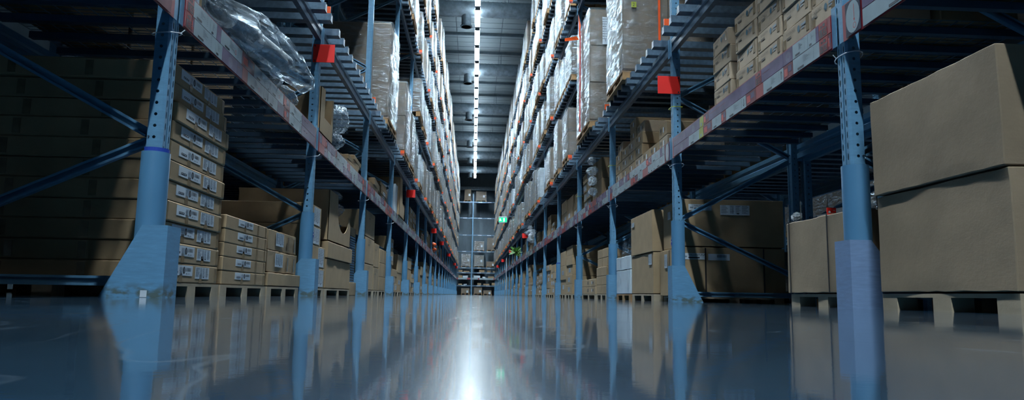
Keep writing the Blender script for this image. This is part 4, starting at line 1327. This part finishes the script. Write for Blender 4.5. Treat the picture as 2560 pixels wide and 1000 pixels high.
for sd in 'LR':
    s = SIDE[sd]
    for lv in (2, 3, 4, 5, 6):
        for k in range(1, NB):
            if not has_level(sd, k, lv) or (lv == 2 and k < 4) or (lv > 2 and py(k + 1) * .413 < LEVEL[lv]):
                continue
            n = rnd2.choice((3, 3, 3, 4, 2))
            w = (BAY - .22) / n
            for p in range(n):
                if rnd2.random() < .07:
                    continue
                y0 = py(k) + .11 + p * w + rnd2.uniform(0, .03)
                y1 = y0 + min(w, 1.3) - rnd2.uniform(.08, .16)
                h = min(gap(sd, k, lv) - PAL_H, 1.9) * rnd2.uniform(.62, .95)
                xf = FACE[sd] + s * rnd2.uniform(-.04, .06)
                if k <= 10:
                    wrapped_load(sd, xf, y0, y1, TOPZ[lv], h, f'film-wrapped pallet load, {SIDEN[sd]} rack, {ORD[k]} bay, {ORD[lv - 1]} level up, {ORD[p]} from near end', near=False, grid=(1, 1, rnd2.choice((1, 2))), depth=1.22, core=core_white if rnd2.random() < .12 else None, group=f'wrapped loads on {SIDEN[sd]} rack level {ORD[lv - 1]}', seed=k * 7 + lv)
                else:
                    z = TOPZ[lv]
                    for yy in (y0 + .07, (y0 + y1) / 2, y1 - .07):
                        far.box(xf, xf + s * 1.1, yy - .06, yy + .06, z, z + .11, 'wood')
                    far.box(xf, xf + s * 1.2, y0, y1, z + .11, z + .144, 'wood')
                    far.box(xf + s * .01, xf + s * 1.2, y0 + .01, y1 - .01, z + .144, z + .144 + h, 'card_grey')
                    far.box(xf, xf + s * 1.21, y0, y1, z + .15, z + .15 + h, rnd2.choice(('film', 'film_w')))
put('distant_loads', far.mesh('distant_loads'), label='film-wrapped pallet loads on the upper levels of the far bays', cat='pallet loads', kind='stuff')
# stock added above and beside the camera, mostly out of view, for shade
for sd in 'LR':
    s = SIDE[sd]
    for k in (-1, 0):
        for j in range(3):
            if k == 0 and sd == 'R' and j < 2:
                continue
            y0 = py(k) + .12 + j * 1.13
            Carton(sd, POST_X[sd] + s * (.12 if k < 0 else (.80 if sd == 'L' else .1 if j == 2 and False else .55)), POST_X[sd] + s * 1.2, y0 + (.2 if sd == 'R' and k == 0 else 0), y0 + 1.08, DECK + .002, DECK + .62, f'shadowed carton on the low {SIDEN[sd]} shelf, {"beside the camera" if k < 0 else "first bay"}, {POS[j]} place', group=f'shadowed cartons on the low {SIDEN[sd]} shelf')
    for lv in (2, 4):
        for k in range(-1, 4):
            for j in range(3):
                y0 = py(k) + .13 + j * 1.13
                if (lv == 2 and k > 0) or (lv == 2 and k == 0 and j == 2) or (lv == 4 and py(k + 1) * .413 >= LEVEL[4]):
                    continue
                wrapped_load(sd, FACE[sd] + s * (.1 if lv == 4 else .2), y0, y0 + 1.06, TOPZ[lv], 1.2, f'unseen film-wrapped load on {ORD[lv - 1]} level of the {SIDEN[sd]} rack, {"bay beside the camera" if k < 0 else ORD[k] + " bay"}, {POS[j]} place', film=2, depth=1.2, group='added loads over the near bays', seed=k + 60 + j)
# ------------------------------------------------------------------ price cards on the low shelf beams
def card_mesh(w, h, kind):
    k = ('cardm', round(w, 3), round(h, 3), kind)
    if k in _pl:
        return _pl[k]
    b = MB()
    base = {'white': 'pale', 'purple': 'purple', 'maroon': 'maroon', 'red1728': 'redcard', 'red1828': 'redcard', 'red': 'redcard', 'redplain': 'beam_red', 'lime': 'lime', 'arrow_down': 'pale', 'arrow_up': 'pale', 'swirl': 'purple', 'round': 'pale', 'roundbig': 'navy'}[kind]
    b.box(-w / 2, w / 2, -h / 2, h / 2, 0, .002, base)
    z = .0026
    if kind in ('white', 'arrow_down', 'arrow_up'):
        b.rect(-w * .32, -w * .32 + min(.09, w * .3), -h * .42, -h * .28, z, 'ink')
        for i in range(5):
            b.rect(-w * .1, -w * .1 + w * .25 * ((i * 37) % 5 + 2) / 6, h * (.3 - .1 * i), h * (.34 - .1 * i), z, 'ink_soft')
        for i in range(6):
            b.rect(w * .28, w * .31, h * (.35 - .13 * i), h * (.41 - .13 * i), z, 'ink_soft')
        if kind != 'white':
            q = 1 if kind == 'arrow_up' else -1
            x = w * .40
            b.rect(x - .004, x + .004, -h * .3, h * .3, z, 'ink')
            b.poly([(x - .022, q * h * .08, z), (x, q * h * .36, z), (x + .022, q * h * .08, z), (x, q * h * .26, z)], 'ink')
        elif w > .38:
            b.ring(w * .18, -h * .1, .012, .016, z, 'red_ink', 14)
    elif kind in ('red1728', 'red1828'):
        for i, t in enumerate((kind[3:5], kind[5:7])):
            x = -w * .44 + i * w * .46
            b.rect(x, x + w * .42, -h * .42, h * .08, z, 'ink')
            b.add_mesh(text_mesh(t, h * .48), 'redcard', (x + w * .03, -h * .34, z + .0006))
        b.rect(-w * .3, -w * .1, h * .2, h * .32, z, 'ink'); b.rect(0, w * .25, h * .2, h * .38, z, 'ink')
    elif kind == 'maroon':
        b.rect(-w * .4, -w * .05, -h * .3, h * .25, z, 'red_ink'); b.rect(0, w * .35, -h * .1, h * .35, z, 'purple')
    elif kind == 'swirl':
        for i in range(5):
            b.ring(w * .05, -h * .05, h * (.12 + .07 * i), h * (.125 + .07 * i), z, 'white', 20, .8)
    elif kind == 'purple':
        b.rect(-w * .45, -w * .1, h * .1, h * .14, z, 'maroon')
    elif kind == 'lime':
        b.rect(-w * .2, w * .1, -h * .4, -h * .1, z, 'pale')
    elif kind == 'roundbig':
        b.disc(0, 0, w * .47, h * .47, z, 'pale')
        b.ring(w * .1, -h * .28, h * .07, h * .085, z + .0006, 'red_ink', 18); b.rect(w * .08, w * .11, -h * .1, h * .35, z + .0006, 'red_ink')
        b.poly([(w * .04, -h * .08, z + .0006), (w * .095, -h * .17, z + .0006), (w * .15, -h * .08, z + .0006)], 'red_ink')
    _pl[k] = b.mesh('price_card')
    return _pl[k]
def cards(side, k, rows):
    """rows: list of (row, [(y0, y1, kind)...]); row 0 lower, 1 upper, 2 full height"""
    s = SIDE[side]
    t = SHELF[side, k, 1]
    for r, lst in rows:
        for y0, y1, kind in lst:
            h = .098 if r < 2 else .2
            zc = (.055, .157, .106)[r]
            put('price_card', card_mesh(abs(y1 - y0) - .003, h, kind), t, (-s * .0015, (y0 + y1) / 2 - t.location.y, zc), ROT[side])
cards('R', 0, [(1, [(4.03, 4.07, 'redplain'), (4.07, 4.18, 'red1728'), (4.18, 4.22, 'purple'), (4.22, 4.33, 'white'), (4.33, 4.55, 'white'), (4.55, 4.7, 'swirl'), (4.7, 5.08, 'purple'), (5.08, 5.19, 'red1728'), (5.19, 6.29, 'purple'), (6.29, 6.44, 'maroon'), (6.44, 6.55, 'lime'), (6.55, 7.0, 'swirl'), (7.0, 7.45, 'purple')]),
                 (0, [(4.03, 4.07, 'maroon'), (4.07, 4.18, 'red1728'), (4.18, 4.55, 'white'), (4.55, 4.7, 'maroon'), (4.7, 5.05, 'arrow_up'), (5.05, 5.19, 'red'), (5.19, 5.39, 'maroon'), (5.39, 5.84, 'arrow_down'), (5.84, 5.96, 'maroon'), (5.96, 6.2, 'white'), (6.2, 6.45, 'maroon'), (6.45, 6.57, 'lime'), (6.57, 6.9, 'white'), (6.9, 7.45, 'swirl')])])
b0 = SHELF['R', 0, 1]
cards('L', 0, [(1, [(4.03, 4.055, 'redplain'), (4.055, 4.15, 'red1828'), (4.15, 4.42, 'white'), (4.42, 4.53, 'white'), (4.53, 4.61, 'purple'), (4.61, 5.04, 'white'), (5.04, 5.33, 'maroon'), (5.33, 5.69, 'white'), (5.69, 5.76, 'arrow_up'), (5.76, 6.16, 'white'), (6.16, 6.39, 'maroon'), (6.39, 6.77, 'white'), (6.77, 6.85, 'arrow_up'), (6.85, 7.45, 'purple')]),
                 (0, [(4.03, 4.05, 'redplain'), (4.05, 4.13, 'red1828'), (4.13, 4.17, 'maroon'), (4.17, 4.52, 'white'), (4.52, 4.65, 'white'), (4.65, 4.95, 'swirl'), (4.95, 5.07, 'purple'), (5.07, 5.19, 'red'), (5.19, 5.6, 'white'), (5.6, 5.72, 'arrow_down'), (5.72, 6.0, 'white'), (6.0, 6.2, 'purple'), (6.2, 6.39, 'maroon'), (6.39, 6.75, 'white'), (6.75, 6.85, 'arrow_down'), (6.85, 7.45, 'purple')])])
cards('R', -1, [(2, [(3.70, 3.86, 'roundbig')]), (1, [(2.3, 3.68, 'purple')]), (0, [(2.3, 3.68, 'white')])])
cards('L', -1, [(1, [(2.5, 3.85, 'purple')]), (0, [(2.5, 3.85, 'maroon')])])
cards('R', 1, [(2, [(7.63, 7.78, 'roundbig')])])
rnd3 = random.Random(9)
for sd in 'LR':
    for k in range(1, 7):
        for r in (0, 1):
            y, lst = py(k) + (.25 if (sd, k) == ('R', 1) else .08), []
            while y < py(k + 1) - .1:
                wd = min(rnd3.choice((.1, .14, .2, .28, .4)), py(k + 1) - .07 - y)
                lst.append((y, y + wd, rnd3.choice(('white', 'white', 'purple', 'maroon', 'white', 'red', 'swirl', 'purple'))))
                y += wd
            cards(sd, k, [(r, lst)])
    for k in range(7, NB):
        b = MB()
        s = SIDE[sd]
        for r in (0, 1):
            y = -LEN / 2
            while y < LEN / 2:
                wd = min(rnd3.choice((.1, .15, .2, .3, .4)), LEN / 2 - y + .001)
                b.box(-s * .003, -s * .001, y, y + wd - .004, .006 + .102 * r, .104 + .102 * r, rnd3.choice(('pale', 'pale', 'purple', 'maroon', 'redcard', 'purple')))
                y += wd
        put('price_cards', b.mesh('price_cards'), SHELF[sd, k, 1], kind='stuff')

# ------------------------------------------------------------------ red signs, orange tags, exit sign
def red_sign(sd, k, z, x0, x1):
    t = thing('red_sign', f'blank red square sign on the {ORD[k]} upright of the {SIDEN[sd]} rack', 'sign', ((x0 + x1) / 2, py(k) - .062, z), group='red signs on uprights')
    w = abs(x1 - x0)
    put('sign_plate', box_mesh(w, .006, .2, 'red', .002), t)
    s = SIDE[sd]
    for zz in (.02, .18):
        b = MB(); b.tube((s * (w / 2 - .02), -.009, zz), (s * (w / 2 - .02), 0.0, zz), .008, 'ink', 8); put('screw', b.mesh('screw'), t)
for k in (1, 4, 7, 9, 12, 16, 18):
    red_sign('L', k, 2.49, -1.78, -1.55)
red_sign('R', 1, 2.262, 1.97, 2.22)
for k in (7, 10, 13, 16):
    red_sign('R', k, 2.36, 1.95, 2.2)
b = MB(); b.box(-.04, .04, -.01, .01, 0, .085, 'orange'); b.box(-.035, .035, -.012, .012, -.05, 0, 'redcard'); tag_me = b.mesh('orange_tag')
for sd in 'LR':
    for lv in (2, 3, 4, 5):
        for k in range(1, 14):
            if has_level(sd, k, lv) and has_level(sd, k - 1, lv):
                put('orange_tag', tag_me, None, (POST_X[sd] - SIDE[sd] * .11 if k < 3 else BEAM_X[sd] - SIDE[sd] * .176, py(k) - (.07 if k < 3 else .226), LEVEL[lv] + (.30 if k < 3 else .168)), scale=(1, 1, 1) if k < 3 else (1, .6, .75), label=f'small orange location tag, {SIDEN[sd]} rack, {ORD[lv - 1]} level, {ORD[k]} upright', cat='tag', group='orange location tags')
b = MB()
for q in range(4):
    a, c = [(-.06, -.066), (.06, -.066), (.06, .066), (-.06, .066)][q], [(.06, -.066), (.06, .066), (-.06, .066), (-.06, -.066)][q]
    b.bar((*a, 0), (*c, 0), .004, .008, 'lime', (0, 0, 1))
for k in (1, 2, 3):
    put('yellow_tie', b.mesh('yellow_tie'), None, (POST_X['R'] - .012, py(k), 2.12), label=f'thin yellow tie round the {ORD[k]} right upright', cat='cable tie', group='yellow ties on right uprights')
# beam location numbers
num = print_mesh(('num', 0), lambda b: [b.box(-.14, .14, -.022, .022, -.001, .0006, 'pale'), b.add_mesh(text_mesh('17-27-20', .05), 'ink', (-.12, -.017, .0012))])
for sd in 'LR':
    for k in (1, 2, 3):
        for p in (.6, 1.8, 3.0):
            sh = SHELF[sd, k, 2]
            put('location_label', num, sh, (SIDE[sd] * -.0015, p - BAY / 2, .125), ROT[sd])

t = thing('exit_sign', 'lit green emergency exit sign hung beside the right rack', 'sign', (1.5, 38, 3.88))
put('sign_box', box_mesh(.46, .06, .33, 'lamp_body', .006), t)
b = MB(); b.box(-.215, .215, -.036, -.03, .03, .27, 'green_lit'); put('sign_face', b.mesh('sign_face'), t)
b = MB(); b.box(.02, .09, -.04, -.036, .06, .24, 'white_lit'); b.box(-.17, -.12, -.04, -.036, .14, .22, 'white_lit'); b.box(-.19, -.08, -.04, -.036, .1, .14, 'white_lit')
put('pictogram', b.mesh('pictogram'), t, label='white running figure and door')
b = MB(); b.box(.2, .5, -.02, .02, .33, .36, 'galv'); put('bracket', b.mesh('bracket'), t)

# ------------------------------------------------------------------ rack across the far end
FY = 76.0
FL = [.945, 1.68, 2.31, 2.82, 4.556, 6.30, 8.12, 9.85]
b = MB(); b.box(-.06, .06, -.05, .05, 0, 10.75, 'blue'); fpost = b.mesh('post')
for i, x in enumerate((-3.815, -.215, 3.385)):
    t = thing('upright_frame', f'pale blue upright frame of the rack across the far end, {["left", "centre", "right"][i]}', 'rack frame', (x, FY, 0), group='far end rack uprights')
    put('post', fpost, t); put('post', fpost, t, (0, 1.2, 0))
    for j in range(8):
        b = MB(); b.bar((0, .05, .3 + j * 1.25), (0, 1.15, .9 + j * 1.25), .04, .03, 'blue', (1, 0, 0)); put('brace', b.mesh('brace'), t)
b = MB(); b.box(0, 3.48, -.06, -.01, -.07, .07, 'galv'); fbeam = b.mesh('front_beam')
b = MB(); b.box(0, 3.48, 0, 1.2, .04, .06, 'galv'); fdeck = b.mesh('deck')
b = MB()
for q in range(3):
    b.box(.5 + q * 1.0, .95 + q * 1.0, -.064, -.06, -.035, .035, 'white')
fl_lab = b.mesh('location_label')
for i, z in enumerate(FL):
    for j, x in enumerate((-3.755, -.155)):
        t = thing('rack_level', f'pale beam level of the rack across the far end, {ORD[i]} up, {["left", "right"][j]} bay', 'rack shelf', (x, FY, z), group='far end rack levels')
        put('front_beam', fbeam, t); put('deck', fdeck, t)
        for q in range(3):
            put('location_label', plate(.42, .06, 'white'), t, (.7 + q, -.062, 0), ROT['C'])
def far_load(x0, x1, lvl, h, label, pallet=True, core=None, film=4):
    z = (FL[lvl] + .07) if lvl >= 0 else 0.0
    t = thing('wrapped_pallet_load', label, 'pallet load', ((x0 + x1) / 2, FY + .55, z), group='loads on the far end rack')
    put('pallet', pal_far, t, (0, 0, 0), (0, 0, 0), ((x1 - x0) / 1.2, 1.0, 1))
    put('carton', core or cores[0], t, (0, 0, .144), (0, 0, 0), (x1 - x0 - .04, .95, h))
    if film is not None:
        put('stretch_film', films[film], t, (0, 0, .144), (0, 0, 0), (x1 - x0, 1.0, h))
    put('shipping_label', plate(.2, .25, 'white'), t, ((x1 - x0) * .25, -.52, h * .6), ROT['C'])
far_load(-1.2, -.45, 7, 1.2, 'brown carton load on top of the far end rack, left of its post', film=None)
far_load(.05, 1.2, 7, 1.0, 'wide shiny load on top of the far end rack, right of its post', film=0)
far_load(0, 1.05, 4, .9, 'silver wrapped load on the far end rack, fifth level')
far_load(1.35, 2.3, 4, 1.3, 'grey carton load beside the silver one, far end rack fifth level', film=0)
far_load(-1.35, -.35, 3, 1.25, 'silver wrapped load left of the post, far end rack fourth level')
far_load(0, 1.05, 3, 1.15, 'silver wrapped load right of the post, far end rack fourth level', film=5)
far_load(1.3, 2.3, 3, .5, 'low brown load at the right end, far end rack fourth level', film=None)
far_load(-1.3, -.4, -1, .55, 'brown cartons on the floor under the far end rack, left of its post', film=None)
far_load(.05, .95, -1, .65, 'brown carton on the floor under the far end rack, right of its post', film=None)
far_load(1.05, 1.95, -1, .35, 'low cartons on the floor under the far end rack, right end', film=None)
rnd4 = random.Random(4)
for lv in (0, 1, 2):
    x = -1.6
    n = 0
    while x < 2.2:
        wd = rnd4.uniform(.3, .7)
        if abs(x + wd / 2 + .215) > wd / 2 + .08:
            Carton('R', x, x + wd, FY + .05, FY + .9, FL[lv] + .061, FL[lv] + .061 + rnd4.uniform(.12, .32), f'small carton on the far end rack, {ORD[lv]} level, {ORD[n]} from the left', rnd4.choice(('card', 'card_b', 'foamwhite')), group='small cartons on the far end rack')
            n += 1
        x += wd + rnd4.uniform(.03, .3)
for j, x in enumerate((-3.755, -.155)):
    b = MB()
    xx = 0
    while xx < 3.4:
        wd = rnd4.uniform(.1, .35)
        b.box(xx, xx + wd - .01, -.068, -.064, -.08, .1, rnd4.choice(('pale', 'pale', 'redcard', 'pale')))
        xx += wd
    put('price_cards', b.mesh('price_cards'), None, (x, FY, FL[1]), label=f'strip of white and red price cards on the far end rack, {["left", "right"][j]} bay', cat='price cards', kind='stuff')

# ------------------------------------------------------------------ racks standing back to back behind the two racks
for sd in 'LR':
    s = SIDE[sd]
    bx = POST_X[sd] + s * (FRAME_D + .16)
    for k in range(0, 9):
        t = thing('upright_frame', f'shadowed upright frame of the rack behind the {SIDEN[sd]} rack, {ORD[k]} from the camera', 'rack frame', (bx, py(k), 0), group=f'uprights behind the {SIDEN[sd]} rack')
        nr = sd
        put('post', post_me[nr], t); put('post', post_me['R' if nr == 'L' else 'L'], t, (s * FRAME_D, 0, 0))
        for m in brace_me[nr][:8]:
            put('brace', m, t)
    for k in range(-1, 9):
        for lv in (1, 2, 4):
            bay = 'bay beside the camera' if k < 0 else f'{ORD[k]} bay'
            t = thing('rack_level', f'shadowed beam level behind the {SIDEN[sd]} rack, {ORD[lv - 1]} up, {bay}', 'rack shelf', (bx, py(k) + BAY / 2, LEVEL[lv]), group=f'levels behind the {SIDEN[sd]} rack')
            put('front_beam', rearb[sd], t, (-s * .05, 0, 0)); put('rear_beam', rearb[sd], t, (s * (FRAME_D + .03), 0, 0))
            put('support_bar', bars_far[sd], t, (s * .06, 0, .15), scale=(.88, 1, 1), kind='stuff')
    for k in range(0, 8):
        for p in range(3):
            for lv in (0, 1, 2, 4):
                if lv == 4 or rnd4.random() < (.85 if lv == 0 and sd == 'R' and k < 3 else .5):
                    continue
                y0 = py(k) + .15 + p * 1.12
                z = 0.0 if lv == 0 else LEVEL[lv] + .237
                hh = rnd4.uniform(.5, .95) if lv < 2 else rnd4.uniform(.9, 1.3)
                wrapped_load(sd, bx + s * .09, y0, y0 + 1.02, z, hh, f'shadowed pallet load behind the {SIDEN[sd]} rack, {ORD[k]} bay, {["floor", "first", "second", "", "fourth"][lv]} level, {POS[p]} place', depth=1.15, film=0, group=f'loads behind the {SIDEN[sd]} rack', seed=k + lv)
# loads of the rack across the neighbouring aisle on the right
for k in range(1, 9):
    for p in range(3):
        for lv in (1,):
            z = 1.782
            wrapped_load('R', 8.7, py(k) + .15 + p * 1.12, py(k) + 1.15 + p * 1.12, z, 1.3, f'wrapped load across the neighbouring right aisle, {ORD[k]} bay, {["floor", "upper"][lv]} row, {POS[p]} place', depth=1.15, film=4, group='loads across the neighbouring aisle', seed=k)
for k in range(1, 10):
    frame('R', k, 8.72, f'upright frame across the neighbouring right aisle, {ORD[k]} from the camera', grp='uprights across the neighbouring aisle')
for k in range(1, 9):
    t = thing('rack_level', f'beam level across the neighbouring right aisle, {ORD[k]} bay', 'rack shelf', (8.64, py(k) + BAY / 2, LEVEL[1] - .002), group='levels across the neighbouring aisle')
    put('front_beam', rearb['R'], t); put('rear_beam', rearb['R'], t, (FRAME_D + .1, 0, 0)); put('support_bar', bars_far['R'], t, (0.06, 0, .15), kind='stuff')
